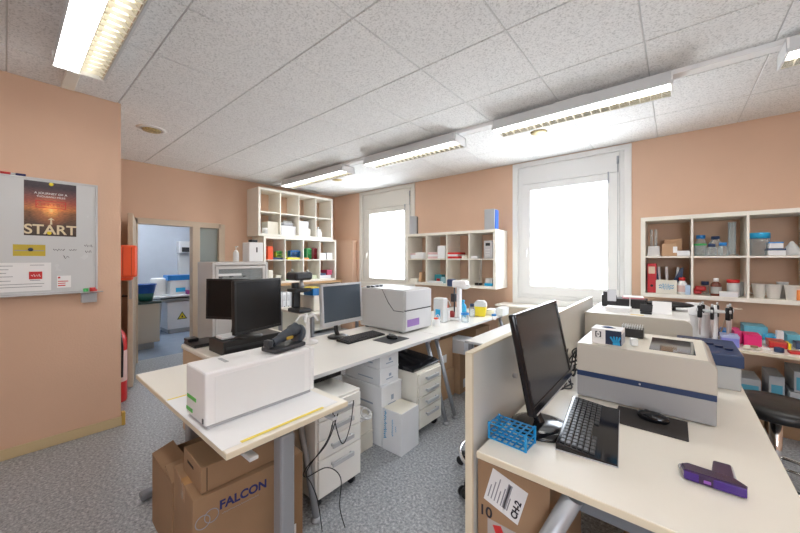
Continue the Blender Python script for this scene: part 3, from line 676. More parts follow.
B().box(.1, .102, .0, .02, .13, .2).put('slot', DGREY, t)
carton(-4.68, -4.58, gy(251, -4.6), gy(257, -4.6), z+.271, z+.31, BLACK, 'small black device on top of the white upright box', 'sensor', 'device')
# table in the corner with the microscope
t = thing('side_table', 'cream table carrying the microscope in the back corner', 'table', (-3.75, 3.1, 0))
B().box(-.4, .4, -.75, .75, .7, .73, .003).put('tabletop', DESK, t)
for sx in (-.36, .36):
    for sy in (-.7, .7): B().box(sx-.02, sx+.02, sy-.02, sy+.02, 0, .7, .002).put('leg', ALU, t)
mx, my = -3.62, gy(299, -3.62)
t = thing('microscope', 'black and grey microscope on the table in the back corner', 'microscope', (mx, my, .731), .0)
B().box(-.12, .14, -.09, .09, 0, .05, .015).put('base', DGREY, t); B().box(-.1, -.04, -.05, .05, .05, .36, .012).put('column', DGREY, t)
B().box(-.1, .13, -.13, .12, .4, .5, .03).put('head', DGREY, t)
B().box(-.05, .14, -.14, .09, .26, .3, .008).put('stage', BLACK, t)
B().cyl(.05, .0, .3, .4, .035, .02).put('objective', SILVER, t)
for s in (-.03, .03): B().bar((-.08, s, .44), (-.18, s, .49), .015).put('eyepiece', BLACK, t)
carton(-3.9, -3.5, gy(309, -3.6), gy(320, -3.5)+.02, .731, .93, SHELFM, 'cream instrument box beside the microscope', 'instrument_box', 'box', bev=.01)
t = carton(-3.7, -3.5, gy(313, -3.5), gy(320, -3.5), .931, 1.02, BLUE, 'blue tray on the cream instrument box', 'plastic_tray', 'tray'); B().box(-.098, .098, -.08, .07, .09, .1, .002).put('rim', YELL, t)

# ================================================================== THE ROOM BEYOND: furniture
t = thing('base_cabinet', 'beige base cabinet with dark worktop just inside the side room', 'cabinet', (-6.65, 1.15, 0))
B().box(-.42, .42, -.42, .42, .1, .7, .004).put('body', mat('beige_laminate', (.62, .58, .5), .5), t); B().box(-.4, .36, -.38, .36, 0, .1).put('plinth', MGREY, t)
B().box(-.44, .44, -.44, .44, .7, .735, .003).put('worktop', mat('dark_green_worktop', (.03, .06, .06), .4), t)
B().box(.42, .424, -.01, -.005, .12, .69).put('door_gap', MGREY, t)
t = thing('waste_bin', 'blue and green plastic bin on the base cabinet in the side room', 'bin', (-6.4, gy(145.5, -6.4), .736))
B().lathe([(.09, 0), (.11, .12)], seg=24, cap=True).put('lower_body', mat('sea_green_plastic', (.02, .16, .14), .4), t)
B().lathe([(.111, .12), (.135, .25), (.145, .25), (.145, .262), (.125, .262), (.1, .125)], cap=False).put('upper_body', mat('marine_blue_plastic', (.02, .1, .42), .4), t)
t = thing('lab_table', 'white table with splayed metal legs in the side room', 'table', (-7.55, 2.3, 0))
B().box(-.4, .4, -.6, .9, .68, .71, .003).put('tabletop', WPLA, t)
B().box(-.35, .3, -.5, .8, .6, .64).put('under_shelf', MGREY, t)
for a, c in ((-.35, -.5), (.33, -.5), (-.35, .8), (.33, .8)): B().bar((a*.9, c*.9, .68), (a, c, 0), .018).put('leg', ALU, t)
t = thing('laboratory_fridge', 'white low fridge with a warning triangle under the side room table', 'fridge', (-7.5, 2.37, 0))
B().box(-.3, .3, -.44, .4, .08, .58, .008).put('body', WPLA, t); B().box(-.28, .28, -.4, .4, 0, .08).put('plinth', MGREY, t)
def tri(s): return [(-s, -s*.58), (s, -s*.58), (0, s*1.15)]
M = Matrix.Translation((.301, -.2, .3))
B().prism(tri(.085), 0, .0015, 'x', M=M).put('warning_border', mat('olive_black_print', (.12, .13, .05), .6), t); B().prism(tri(.058), .0016, .0025, 'x', M=M).put('warning_field', YELL, t)
B().prism([(-.018, -.02), (.018, -.02), (0, .035)], .0026, .0032, 'x', M=M).put('warning_symbol', INK, t)
t = thing('paper_roll_holder', 'white cylindrical container on the side room table', 'container', (-7.5, gy(158, -7.5), .711))
B().lathe([(.12, 0), (.12, .3), (.1, .32)]).put('body', WPLA, t)
t = carton(-7.65, -7.3, gy(169, -7.4), gy(186, -7.4), .711, .98, WCARD, 'white box with a blue lid on the side room table', lid=(.001, WCARD))
B().box(-.15, .15, -.18, .2, .27, .37, .01).put('blue_lid', BLUE, t); B().box(.176, .178, -.06, .1, .05, .13).put('blue_label', LBLUE, t)
t = thing('wall_dispenser', 'white wall unit with dark panel high in the side room', 'dispenser', (-8.3, gy(184, -8.2), 1.22))
B().box(0, .2, -.12, .12, .3, .55, .01).put('upper_box', WPLA, t); B().box(.0, .1, -.1, .1, -.45, .3, .01).put('lower_box', LGREY, t); B().box(.2, .205, -.07, .07, .32, .42).put('dark_panel', DGREY, t)
for k, (px, l, m, h) in enumerate(((187.5, 'small red and blue item on the side room table edge', mat('plum_plastic', (.3, .05, .2), .4), .08),)):
    carton(-7.3, -7.2, gy(186.3, -7.25), gy(189, -7.25), .711, .711+h, m, l, 'small_box')

# ================================================================== DESKS
DZ = .72
def slab(t, x0, x1, y0, y1, z, m=DESK, e=EDGE, th=.025):
    B().box(x0+.002, x1-.002, y0+.002, y1-.002, z-th+.001, z, .002).put('tabletop', m, t)
    B().box(x0, x1, y0, y1, z-th, z-.0025, .002).put('edge_band', e, t)
def floor_foot(b, x, y, r=.03): b.lathe([(r, 0), (r, .008), (r*.55, .022)], x, y, 14)
def trestle(t, x0, x1, y, zt, rad=.022, splay=.14, back=None):
    """a pair of splayed legs joined by a top beam; x0, x1 = top ends"""
    B().box(x0-.03, x1+.03, y-.025, y+.025, zt-.035, zt).put('top_beam', ALU, t)
    for x, s in ((x0, -1), (x1, 1)):
        dx = s*splay if s > 0 or back is None else s*back
        b = B().bar((x, y, zt-.02), (x+dx, y, .015), rad, 16); floor_foot(b, x+dx, y); b.put('leg', ALU, t)
# small desk with T-legs
SX0, SX1, SY0, SY1 = -2.43, -1.20, .495, 1.052
t = thing('side_desk', 'small cream desk with grey column legs carrying the white upright instrument', 'desk', (0, 0, 0))
slab(t, SX0, SX1, SY0, SY1, DZ, DESK)
for x in (-1.285, -2.36):
    B().box(x-.035, x+.035, .735, .8, .05, .66, .012).put('leg', ALU, t)
    B().box(x-.03, x+.03, .5, 1.04, .012, .05, .01).put('foot', ALUD, t)
    B().box(x-.02, x+.02, .53, 1.02, .655, .694, .004).put('crossbar', ALUD, t)
B().box(-2.36, -1.31, .745, .79, .655, .693).put('rail', ALU, t)
B().box(-1.31, -1.215, .585, .62, .64, .655, .003).put('bracket', LGREY, t); B().box(-1.32, -1.225, .98, 1.01, .64, .655, .003).put('bracket', LGREY, t)
# the two long desks
LX0, LX1 = -2.41, -1.61
for (y0, y1, l) in ((1.058, 2.478, 'long white desk with flat monitor and keyboard, nearer of two end to end'), (2.482, 4.05, 'long white desk with splayed legs, further of two, near the window wall')):
    t = thing('long_desk', l, 'desk', (0, 0, 0))
    slab(t, LX0, LX1, y0, y1, DZ, DESKW, LGREY)
    for y in (y0+.06 if y0 > 2 else y0+.012, y1-.08): trestle(t, -2.31, -1.69, y, .694, .018, .2 if y > 2 else .215, None if y > 2 else .04)
# low white table between
t = thing('low_table', 'low white table between the far long desk and the dividing screen', 'table', (0, 0, 0))
slab(t, -1.58, -.66, 2.88, 4.12, .6, DESKW, LGREY)
for x in (-1.54, -.7):
    for y in (2.94, 4.06):
        b = B().box(x-.02, x+.02, y-.02, y+.02, .01, .575, .003); floor_foot(b, x, y); b.put('leg', ALU, t)
t = thing('radiator_cover', 'cream boxed ledge below the big window', 'ledge', (-1.15, 4.35, 0))
B().box(-.66, .72, -.14, .125, 0, .77, .003).put('box', mat('cream_paint', (.72, .62, .48), .5), t); B().box(-.69, .75, -.17, .125, .77, .795, .004).put('ledge_top', DESK, t)
# right desk, dividing screen
RX0, RX1, RY0, RY1 = -.54, .275, 1.07, 2.87
t = thing('work_desk', 'cream desk in the foreground with keyboard, mouse and large instrument', 'desk', (0, 0, 0))
slab(t, RX0, RX1, RY0, RY1, DZ, DESK)
B().box(-.26, .25, 1.115, 1.165, .635, .693, .004).put('front_rail', ALUD, t)
def leg(p, q, r=.028):
    b = B().bar(p, q, r, 20); floor_foot(b, q[0], q[1], .035); b.put('leg', ALU, t)
leg((-.235, 1.105, .68), (-.53, 1.04, .015)); leg((.12, 1.14, .68), (.26, 1.14, .015)); leg((-.2, 2.78, .69), (-.48, 2.78, .015)); leg((.08, 2.78, .69), (.12, 2.78, .015))
t = thing('desk_divider', 'tall pale screen panel along the left edge of the foreground desk', 'divider', (-.588, 2.26, 0))
PAN = mat('pale_grey_panel', (.68, .67, .63), .4)
B().box(-.011, .013, -1.145, 1.17, .1, 1.047, .001).put('panel', PAN, t)
B().box(-.013, .015, -1.16, -1.145, .1, 1.05, .002).box(-.013, .015, -1.16, 1.17, 1.045, 1.052, .001).put('edging', EDGE, t)
B().box(-.05, .013, -1.0, -.94, .0, .1, .004).put('foot', ALU, t); B().box(-.05, .013, .9, .96, 0, .1, .004).put('foot', ALU, t)
B().bar((.013, -.75, .86), (.03, -.75, .86), .012, 12).put('fixing', SILVER, t)
# cabinet block behind the foreground desk
t = thing('low_storage_unit', 'beige raised counter with rounded front panel behind the large instrument', 'cabinet', (-.23, 3.2, 0))
B().box(-.3, .3, -.27, .5, 0, .955, .003).put('carcass', mat('warm_beige_laminate', (.5, .46, .39), .5), t)
n = 6; pts = [(-.31, .6), (.32, .6)] + [(.32-.05+.05*math.cos(a), .985-.05+.05*math.sin(a)) for a in [i*PI/2/n for i in range(n+1)]] + [(-.31, .985)]
B().prism(pts, -.3, -.275, 'y', .002).put('front_panel', mat('warm_beige_laminate', (.5, .46, .39), .5), t)
B().box(-.31, .31, -.274, .5, .957, .984, .003).put('worktop', WHITE, t)
# bench along the window wall, right
t = thing('wall_bench', 'cream bench below the glassware shelves crowded with lab boxes', 'bench', (1.3, 3.97, 0))
slab(t, -1.2, 1.25, -.46, .5, DZ)
for x in (-1.1, 0, 1.15): B().box(x-.02, x+.02, -.36, -.32, 0, .694, .003).put('leg', ALU, t)
# drawer units
def drawers(x, y, w, d, h, n, label, fm=WHITE, hs=None):
    """front looks towards +X"""
    t = thing('drawer_unit', label, 'drawer unit', (x, y, 0))
    B().box(-d, -.018, -w/2, w/2, .06, h, .003).put('carcass', fm, t)
    hs = hs or [1]*n; tot = sum(hs); z = h-.012; sp = h-.012-.07
    for i in range(n):
        z0 = z-sp*hs[i]/tot
        q = B().box(-.017, 0, -w/2+.012, w/2-.012, z0+.004, z-.002, .002).put('drawer', fm, t)
        zc = z-.045
        B().box(.0, .028, -.075, -.065, zc-.008, zc+.008, .002).box(.0, .028, .065, .075, zc-.008, zc+.008, .002).box(.018, .03, -.08, .08, zc-.013, zc+.013, .004).put('handle', SILVER, q)
        z = z0
    for a in (-d+.05, -.06):
        for c in (-w/2+.04, w/2-.04): B().bar((a, c-.012, .03), (a, c+.012, .03), .029, 14).box(a-.012, a+.012, c-.014, c+.014, .03, .062).put('caster', BLACK, t)
    return t
drawers(-1.5, 1.262, .335, .5, .59, 4, 'white drawer unit beside the small desk with black cables hanging in front', hs=[.8, 1, 1, 2])
drawers(-1.52, 2.215, .33, .48, .51, 4, 'white drawer unit under the long desk with a black tray on top', fm=SHELFM, hs=[1, 1, 1, 1.6])
# ================================================================== UNDER THE LONG DESK
t = carton(-2.1, -1.78, 1.13, 1.5, .592, .69, BLACK, 'black computer case lying on the drawer unit under the long desk', 'computer_case', 'computer', bev=.006)
t = thing('black_tray', 'glossy black tray lying on the drawer unit, under the long desk', 'tray', (-1.8, 2.22, .511))
B().prism([(-.2, 0), (.24, 0), (.25, .02), (.2, .035), (-.2, .062)], -.19, .17, 'y', .004).put('body', BGLOSS, t); B().box(-.1, .22, -.17, -.165, .02, .03).put('rim', DGREY, t)
S1 = mat('dull_grey_sketch_print', (.35, .42, .52), .7)
def pcarton(x0, x1, y0, y1, z0, z1, label, m=WCARD):
    t = carton(x0, x1, y0, y1, z0, z1, m, label, lid=(.02, m)); w, d, h = (x1-x0)/2, (y1-y0)/2, z1-z0
    B().box(w, w+.0008, -d*.4, d*.35, h*.25, h*.32).box(w, w+.0008, -d*.1, d*.15, h*.42, h*.6).box(-w*.2, w*.6, -d-.0008, -d, h*.3, h*.36).put('printed_mark', S1, t); return t
pcarton(-2.1, -1.67, 1.79, 2.0, .0, .24, 'white carton at floor level behind the upright white box')
pcarton(-2.1, -1.655, 1.775, 2.01, .241, .45, 'large white carton second from the floor in the stack under the long desk')
pcarton(-2.08, -1.68, 1.79, 2.0, .451, .57, 'slim white carton third from the floor in the stack under the long desk')
pcarton(-2.08, -1.68, 1.79, 2.0, .571, .685, 'topmost slim white carton squeezed against the underside of the long desk')
carton(-2.1, -1.73, 1.52, 1.765, .0, .125, CREAMC, 'cream carton on the floor between drawer unit and white cartons', lid=(.015, CREAMC))
carton(-2.1, -1.73, 1.53, 1.76, .126, .26, CREAMC, 'cream carton stacked on another one beside the drawer unit', lid=(.015, CREAMC))
t = thing('upright_carton', 'upright white box with blue vertical lettering on the floor by the drawer unit', 'box', (-1.572, 1.9, 0), .02)
B().box(-.09, .09, -.11, .1, 0, .3, .003).put('body', WCARD, t); B().box(-.088, .088, -.107, .097, .2995, .301).put('top_flap', CREAMC, t)
strokes(.2, .028, INKC, t, (-.075, -.1105, .285), (0, 0, -1), (1, 0, 0), 28, .0035); strokes(.12, .014, INKC, t, (.0, -.1105, .24), (0, 0, -1), (1, 0, 0), 20, .002); strokes(.04, .008, INKC, t, (.035, -.1105, .2), (0, 0, -1), (1, 0, 0), 7, .0015)
t = thing('cable_coil', 'white coiled cable and socket on the stack under the long desk', 'cable', (-1.72, 1.62, .262))
B().ring(0, 0, .06, .05, .006, M=Matrix.Rotation(.5, 4, 'Y')).ring(0.01, .01, .07, .04, .006, M=Matrix.Rotation(.7, 4, 'Y')).put('coil', LGREY, t); B().box(-.03, .05, -.04, .03, .0, .035, .006).put('socket', WPLA, t)
carton(-2.15, -1.75, 2.68, 2.98, 0, .28, CARDL, 'brown carton on the floor beyond the splayed legs of the long desk', tape=TAPE)
t = carton(-2.15, -1.76, 2.68, 2.96, .281, .6, CARDL, 'brown carton on top of another, just beyond the splayed legs', tape=TAPE); B().box(.196, .1965, -.1, .02, .08, .16).put('white_label', PAPER, t)
t = carton(-2.1, -1.7, 3.0, 3.38, 0, .41, CARDL, 'wide brown carton carrying the small white box, under the far desk', tape=TAPE); B().box(.2005, .201, -.12, .05, .05, .14).put('white_label', PAPER, t)
carton(-1.86, -1.66, 3.02, 3.24, .411, .55, WCARD, 'small white box standing on the wide brown carton under the far desk')
carton(-2.1, -1.72, 3.4, 3.75, 0, .6, CARD, 'tall brown carton deep under the far desk', tape=TAPE)
# ================================================================== UNDER THE SMALL DESK
def flapbox(x0, x1, y0, y1, h, label, m, rz=0):
    t = thing('cardboard_box', label, 'box', ((x0+x1)/2, (y0+y1)/2, 0), rz); w, d = (x1-x0)/2, (y1-y0)/2; k = .006
    b = B().box(-w, w, -d, d, 0, k).box(-w, -w+k, -d, d, k, h).box(w-k, w, -d, d, k, h).box(-w+k, w-k, -d, -d+k, k, h).box(-w+k, w-k, d-k, d, k, h)
    b.put('body', m, t); return t, w, d
t, w, d = flapbox(-2.13, -1.77, .5, .95, .36, 'open brown carton at the far left under the small desk', CARD, -.03)
B().box(-w, w, -.004, 0, 0, .1, M=Matrix.Translation((0, -d, .36)) @ Matrix.Rotation(-1.25, 4, 'X')).put('flap', CARD, t); B().box(-.01, .0, -d, d, 0, .12, M=Matrix.Translation((w, 0, .36)) @ Matrix.Rotation(-1.2, 4, 'Y')).put('flap', CARD, t)
B().box(-w+.02, w-.02, -d+.02, d-.02, .007, .25).put('packing_paper', CARDL, t)
t = thing('cardboard_box', 'large brown carton lettered FALCON under the small desk', 'box', (-1.585, .72, 0), -.09)
B().box(-.16, .16, -.235, .235, 0, .45, .003).put('body', CARD, t)
B().box(-.03, .03, -.2356, .2356, .38, .4508).put('tape', TAPE, t)
text('FALCON', .05, INKB, t, (.1606, -.14, .368), RX, 'printed_lettering', ext=.0003, bold=.0018)
strokes(.15, .006, INKG, t, (.1606, -.13, .345), (0, 1, 0), (0, 0, 1), 36, .001)
b = B(); b.ring(0, 0, 0, .026, .0018, 24, M=Matrix.Translation((.1605, -.2, .35)) @ Matrix.Rotation(PI/2, 4, 'Y')); b.ring(0, 0, 0, .026, .0018, 24, M=Matrix.Translation((.1605, -.168, .36)) @ Matrix.Rotation(PI/2, 4, 'Y')); b.put('printed_emblem', INKG, t)
B().box(.1602, .1606, .14, .2, .04, .12).put('white_label', PAPER, t)
t = thing('cardboard_box', 'flat brown carton lying on the FALCON carton', 'box', (-1.565, .72, .452), -.04)
B().box(-.115, .115, -.21, .2, 0, .105, .003).put('body', CARD, t); B().box(.1145, .1155, -.19, -.187, .005, .1).box(.1145, .1155, .13, .136, .05, .075).put('seam', CARDD, t); B().box(-.06, .02, -.2105, -.209, .06, .072).put('hand_slot', CARDD, t)
# cables hanging at the right end of the small desk
t = thing('hanging_cables', 'black cables hanging from the small desk in front of the drawer unit', 'cable', (0, 0, 0))
for pts in ([(-1.235, 1.0, .66), (-1.25, .97, .55), (-1.33, .93, .42), (-1.36, .93, .36), (-1.36, .96, .3), (-1.35, .99, .2), (-1.33, 1.0, .06)],
            [(-1.235, 1.02, .66), (-1.27, .98, .52), (-1.35, .92, .4), (-1.36, .93, .35), (-1.33, 1.03, .36), (-1.31, 1.1, .28), (-1.33, 1.11, .12), (-1.3, 1.12, .02)],
            [(-1.25, 1.0, .67), (-1.26, 1.05, .52), (-1.27, 1.09, .48), (-1.28, 1.14, .55), (-1.29, 1.17, .66)]):
    P = [Vector(p) for p in pts]; sm = []
    for i in range(len(P)-1):
        a, b_, c, d_ = P[max(i-1, 0)], P[i], P[i+1], P[min(i+2, len(P)-1)]
        for k in range(6):
            u = k/6; sm.append(.5*((2*b_)+(c-a)*u+(2*a-5*b_+4*c-d_)*u*u+(3*b_-a-3*c+d_)*u**3))
    B().tube(sm+[P[-1]], .0027, 6).put('cable', BLACK, t)
def smooth(P, n=6):
    P = [Vector(p) for p in P]; sm = []
    for i in range(len(P)-1):
        a, b_, c, d_ = P[max(i-1, 0)], P[i], P[i+1], P[min(i+2, len(P)-1)]
        for k in range(n):
            u = k/n; sm.append(.5*((2*b_)+(c-a)*u+(2*a-5*b_+4*c-d_)*u*u+(3*b_-a-3*c+d_)*u**3))
    return sm+[P[-1]]

# ================================================================== ON THE SMALL DESK
t = thing('bench_liner', 'white absorbent sheet with a yellow edge under the upright instrument', 'paper', (0, 0, DZ+.001))
B().box(-1.86, -1.225, .492, 1.01, 0, .0015).put('sheet', PAPER, t)
B().box(-1.238, -1.222, .56, .93, .0016, .0024).box(-1.87, -1.858, .5, 1.0, .0016, .0024).put('yellow_edge', mat('yellow_tape', (.85, .68, .1), .5), t)
t = thing('upright_instrument', 'slim white upright instrument with green stripes on the small desk', 'instrument', (-1.52, .755, DZ+.0035))
B().box(-.1, .1, -.24, .24, 0, .012, .002).put('base_plate', MGREY, t)
b = B().box(-.108, .105, -.25, .235, .012, .225, .008); b.put('housing', WPLA, t)
B().box(.1055, .108, -.215, .2, .02, .205, .001).put('side_panel', mat('off_white_panel', (.78, .79, .79), .35), t)
B().box(-.108, .105, .235, .258, .012, .225, .004).put('rear_cover', WPLA, t)
GS = mat('bright_green_stripe', (.1, .5, .08), .4)
B().box(-.09, .01, -.2515, -.25, .085, .1).box(-.1, -.03, -.2515, -.25, .03, .045).put('green_stripe', GS, t)
B().box(.075, .088, -.2515, -.25, .02, .04).put('power_switch', DGREY, t)
B().box(-.06, .02, -.14, -.125, .2255, .227).put('status_strip', MGREY, t)
# handheld scanner in its cradle
t = thing('barcode_scanner', 'dark grey handheld barcode scanner resting on the upright instrument', 'scanner', (-1.5, .89, DZ+.232), .15)
B().prism([(-.05, -.09), (.05, -.09), (.06, -.05), (.055, .1), (-.055, .1), (-.06, -.05)], 0, .022, 'z', .007).put('cradle', DGREY, t)
B().tube(smooth([(0, -.09, .02), (0, -.07, .05)]), .015, 12).box(-.02, .02, -.1, -.07, .02, .06, .008).put('post', DGREY, t)
B().tube(smooth([(0, -.06, .04), (0, -.01, .055), (0, .05, .075), (0, .085, .085)]), [.02]*6+[.026]*6+[.032]*6+[.034], 14).put('body', mat('slate_plastic', (.05, .06, .075), .3), t)
B().lathe([(.045, -.012), (.05, 0), (.045, .012)], M=Matrix.Translation((0, .095, .055)) @ Matrix.Rotation(1.2, 4, 'X')).put('head', mat('slate_plastic', (.05, .06, .075), .3), t)
B().box(.024, .03, -.0, .04, .045, .06, .002).put('yellow_mark', mat('dull_yellow_print', (.45, .3, .03), .5), t)
# ================================================================== BEIGE CABINET AND DARK MONITORS, LEFT
t = thing('low_cabinet', 'beige low cabinet with rounded top behind the small desk', 'cabinet', (-2.8, 1.3, 0))
B().box(-.31, .33, -.36, .42, 0, .66, .01).put('body', mat('tan_beige_laminate', (.6, .46, .31), .5), t); B().box(-.32, .355, -.37, .43, .66, .698, .012).put('worktop', DESK, t)
t = thing('document_tray', 'low black tray on the beige cabinet left of the dark monitors', 'tray', (-2.98, 1.045, .7))
B().box(-.12, .12, -.1, .09, 0, .025, .006).box(-.12, -.02, -.1, -.02, .0255, .05, .006).put('tray', BLACK, t)
t = thing('desktop_computer', 'flat black computer case under the dark monitors on the beige cabinet', 'computer', (-2.6, 1.2, .7))
B().box(-.13, .13, -.2, .25, 0, .1, .006).put('case', BLACK, t); B().box(.13, .132, -.18, .2, .04, .06).put('front_slot', DGREY, t)
carton(-2.66, -2.54, 1.02, 1.15, .801, .825, WPLA, 'flat white network box on the black computer case', 'network_box', 'device', bev=.008)
def monitor(label, w, h, loc, rz, base_z, tilt=.0, fm=BLACK, sm=SCREENM, bez=.016, bottom=.02, base=(.12, .1), name='monitor', neck_back=.08, neckm=None, thick=.03, base_dy=0, bx=0):
    """local: screen looks to -Y, centred on x; z=0 is the bottom edge of the panel; base_z is the desk height below"""
    t = thing(name, label, 'monitor', loc, rz); M = Matrix.Rotation(-tilt, 4, 'X')
    B().box(-w/2, w/2, -.0, thick, 0, h, .006, M=M).prism([(-w*.3, h*.15), (w*.3, h*.15), (w*.25, h*.8), (-w*.25, h*.8)], thick-.002, thick+.03, 'y', .008, M=M).put('housing', fm, t)
    b = B().box(-w/2, w/2, -.006, .001, h-bez, h, .002, M=M).box(-w/2, w/2, -.006, .001, 0, bottom, .002, M=M).box(-w/2, -w/2+bez, -.006, .001, bottom, h-bez, .002, M=M).box(w/2-bez, w/2, -.006, .001, bottom, h-bez, .002, M=M)
    b.put('bezel', fm, t)
    B().box(-w/2+bez, w/2-bez, -.002, .0, bottom, h-bez, M=M).put('screen', sm, t)
    zz = -base_z
    B().tube(smooth([(bx, neck_back*.7+base_dy*.6, -zz*-1+.01 if False else zz+.012), (bx, neck_back, zz*.4), (0, thick+.05, h*.25), (0, thick+.02, h*.42)]), .018, 12).put('neck', neckm or fm, t)
    B().lathe([(base[0], zz), (base[0], zz+.008), (base[0]*.75, zz+.018), (.03, zz+.022)], bx, neck_back*.7+base_dy, 36).put('base', neckm or fm, t)
    return t
monitor('large dark monitor on the beige cabinet, right of a similar one', .42, .385, (-2.40, 1.23, .86), 1.8, .058, tilt=.02, base=(.1, .1), neck_back=.17)
monitor('dark monitor standing furthest left, partly behind a similar one', .42, .345, (-2.93, 1.22, .88), .5, .175, tilt=.02)
# ================================================================== ON THE LONG DESK
monitor('silver-framed square monitor on the long desk beside the grey analyser', .45, .345, (-2.165, 1.85, .845), 1.6, .124, tilt=.06, fm=SILVER, sm=mat('blue_grey_dark_screen', (.05, .07, .095), .25), bez=.018, bottom=.035, base=(.09, .1), neck_back=.1, neckm=BLACK)
t = thing('pipette_stand', 'white pipette stand with curved arms behind the scanner', 'stand', (-2.27, gy(308, -2.27), DZ+.001))
B().lathe([(.08, 0), (.08, .012), (.02, .03), (.015, .2), (.015, .22)]).put('column', WPLA, t)
for a in range(5): B().tube(smooth([(0, 0, .2), (.05*math.cos(a*1.26+.4), .05*math.sin(a*1.26+.4), .225), (.09*math.cos(a*1.26+.4), .09*math.sin(a*1.26+.4), .18)]), .009, 8).put('arm', WPLA, t)
def keyboard(label, L, W, loc, rz, h=.02, keys=DGREY, body=BLACK, wrist=.0, tiltm=.02):
    """local: long axis y, keys cover x from -W/2 to W/2-wrist"""
    t = thing('keyboard', label, 'keyboard', loc, rz)
    B().prism([(-W/2, 0), (W/2, 0), (W/2, .008), (W/2-wrist*.9, h*.7), (-W/2, h+tiltm)], -L/2, L/2, 'y', .003).put('case', body, t)
    b = B(); rows = 6; cols = 17; kw = (W-wrist-.02)/rows; kl = (L-.03)/cols; sl = math.atan2(h*.3+tiltm, W-wrist)
    for r_ in range(rows):
        for c in range(cols):
            if r_ == 5 and 4 < c < 9: continue
            x = -W/2+.01+kw*(r_+.5); y = -L/2+.015+kl*(c+.5); z = h+tiltm-(x+W/2)/(W-wrist)*(h*.3+tiltm)
            b.box(x-kw*.41, x+kw*.41, y-kl*.41, y+kl*.41, z-.003, z+.006, .0015, seg=1)
    b.put('keys', keys, t); return t
keyboard('flat black keyboard on the long desk in front of the silver monitor', .43, .15, (-2.055, 1.955, DZ+.001), .0, .014, tiltm=.008)
def mouse(label, loc, rz, m=BGLOSS):
    t = thing('computer_mouse', label, 'mouse', loc, rz)
    B().sphere(0, 0, .012, .03, 1.05, 1.85, .8, M=None).put('shell', m, t)
    bm_ = t.children[0].data
    for v in bm_.vertices: v.co.z = max(v.co.z, 0.0)
    B().box(-.004, .004, .012, .03, .03, .038, .002).put('scroll_wheel', DGREY, t); return t
t = carton(-1.93, -1.73, 1.96, 2.2, DZ+.001, DZ+.005, DGREY, 'dark mouse mat on the long desk in front of the grey analyser', 'mouse_mat', 'mouse mat', bev=.001)
mouse('black mouse on the dark mat beside the grey analyser', (-1.83, 2.09, DZ+.006), 1.7)
# grey analyser with purple label, front faces +X
t = thing('cell_analyser', 'bulky light grey analyser with a purple label on the long desk', 'instrument', (-2.15, 2.49, DZ+.001), 0)
AN = mat('analyser_grey_plastic', (.56, .57, .57), .4)
B().box(-.29, .29, -.2, .22, .01, .395, .022, seg=3).put('housing', AN, t)
for sx in (-.22, .22):
    for sy in (-.16, .17): B().cyl(sx, sy, 0, .012, .018, seg=12).put('foot', DGREY, t)
ANF = mat('analyser_front_plastic', (.62, .63, .65), .36)
B().box(.288, .302, -.19, .21, .02, .2, .004).put('lower_front', ANF, t); B().box(.288, .304, -.19, .21, .212, .385, .006).put('front_lid', ANF, t)
B().box(.286, .292, -.19, .21, .2, .212).put('lid_gap', DGREY, t)
B().box(.302, .3035, -.17, .01, .06, .125).put('purple_label', mat('mauve_print', (.3, .17, .48), .5), t)
B().tube([(.287, -.202, .2), (.17, -.202, .2), (.1, -.202, .27), (.02, -.202, .392)], .003, 6).put('side_groove', DGREY, t)
t = thing('knob_strip', 'row of small black knobs on the top of the grey analyser', 'knobs', (-2.3, 2.4, DZ+.397))
for k in range(4): B().cyl(0, -.12+k*.06, 0, .016, .02, seg=12).put('knob', BLACK, t)

# things beyond the analyser
def at(px, Yv): return gx(px, Yv)
t = carton(at(433, 2.95), at(443, 2.95), 2.95, 3.05, DZ+.001, DZ+.26, FROST, 'tall pale bag with blue print standing behind the grey analyser', 'reagent_bag', 'bag', bev=.015); B().box(-.03, .03, -.053, -.05, .06, .14, .001).put('blue_print', LBLUE, t)
def wash(px, Yv, label, h=.2, m=WPLA):
    t = thing('wash_bottle', label, 'bottle', (at(px, Yv), Yv, DZ+.001))
    B().lathe([(.036, 0), (.038, .01), (.038, h*.6), (.02, h*.72)]).put('body', m, t); B().lathe([(.022, h*.7), (.022, h*.84), (.012, h*.86)]).put('cap', mat('red_orange_cap', (.8, .08, .02), .4), t)
    B().tube(smooth([(0, 0, h*.8), (0, 0, h), (.04, -.02, h+.02), (.07, -.03, h-.03)]), .004, 8).put('spout', WPLA, t); return t
wash(446.5, 3.1, 'tall white wash bottle with red cap beside the white dispenser stand', .2); wash(436, 2.78, 'short white wash bottle with red cap next to the grey analyser', .1)
t = thing('dispenser_stand', 'white laboratory stand with dark blue head rising behind the wash bottles', 'lab stand', (at(456, 3.2), 3.2, DZ+.001))
B().box(-.06, .08, -.06, .06, 0, .03, .008).put('base', WPLA, t); B().box(.02, .06, -.03, .03, .03, .36, .01).put('column', WPLA, t)
B().box(-.03, .14, -.05, .05, .36, .44, .02).sphere(.1, 0, .38, .06, 1.2, .8, .6).put('head', WPLA, t); B().box(-.09, -.02, -.05, .04, .37, .45, .012).put('motor', NAVY, t)
B().box(-.05, .0, -.035, .035, .2, .29, .008).bar((-.02, 0, .36), (-.02, 0, .06), .008).put('burette', DGREY, t); B().lathe([(.03, .03), (.035, .08), (.015, .1)], -.04, -.02, 16).put('red_vessel', mat('wine_plastic', (.3, .03, .03), .4), t)
bottle(at(463, 3.4), 3.4, DZ+.001, .04, .2, LBLUE, LBLUE, 'sky blue bottle beside the white stand', neck=.4)
jar(at(465, 3.15), 3.15, DZ+.001, .04, .1, GLASS, BLUE, 'clear jar with blue lid right of the white stand', caph=.02)
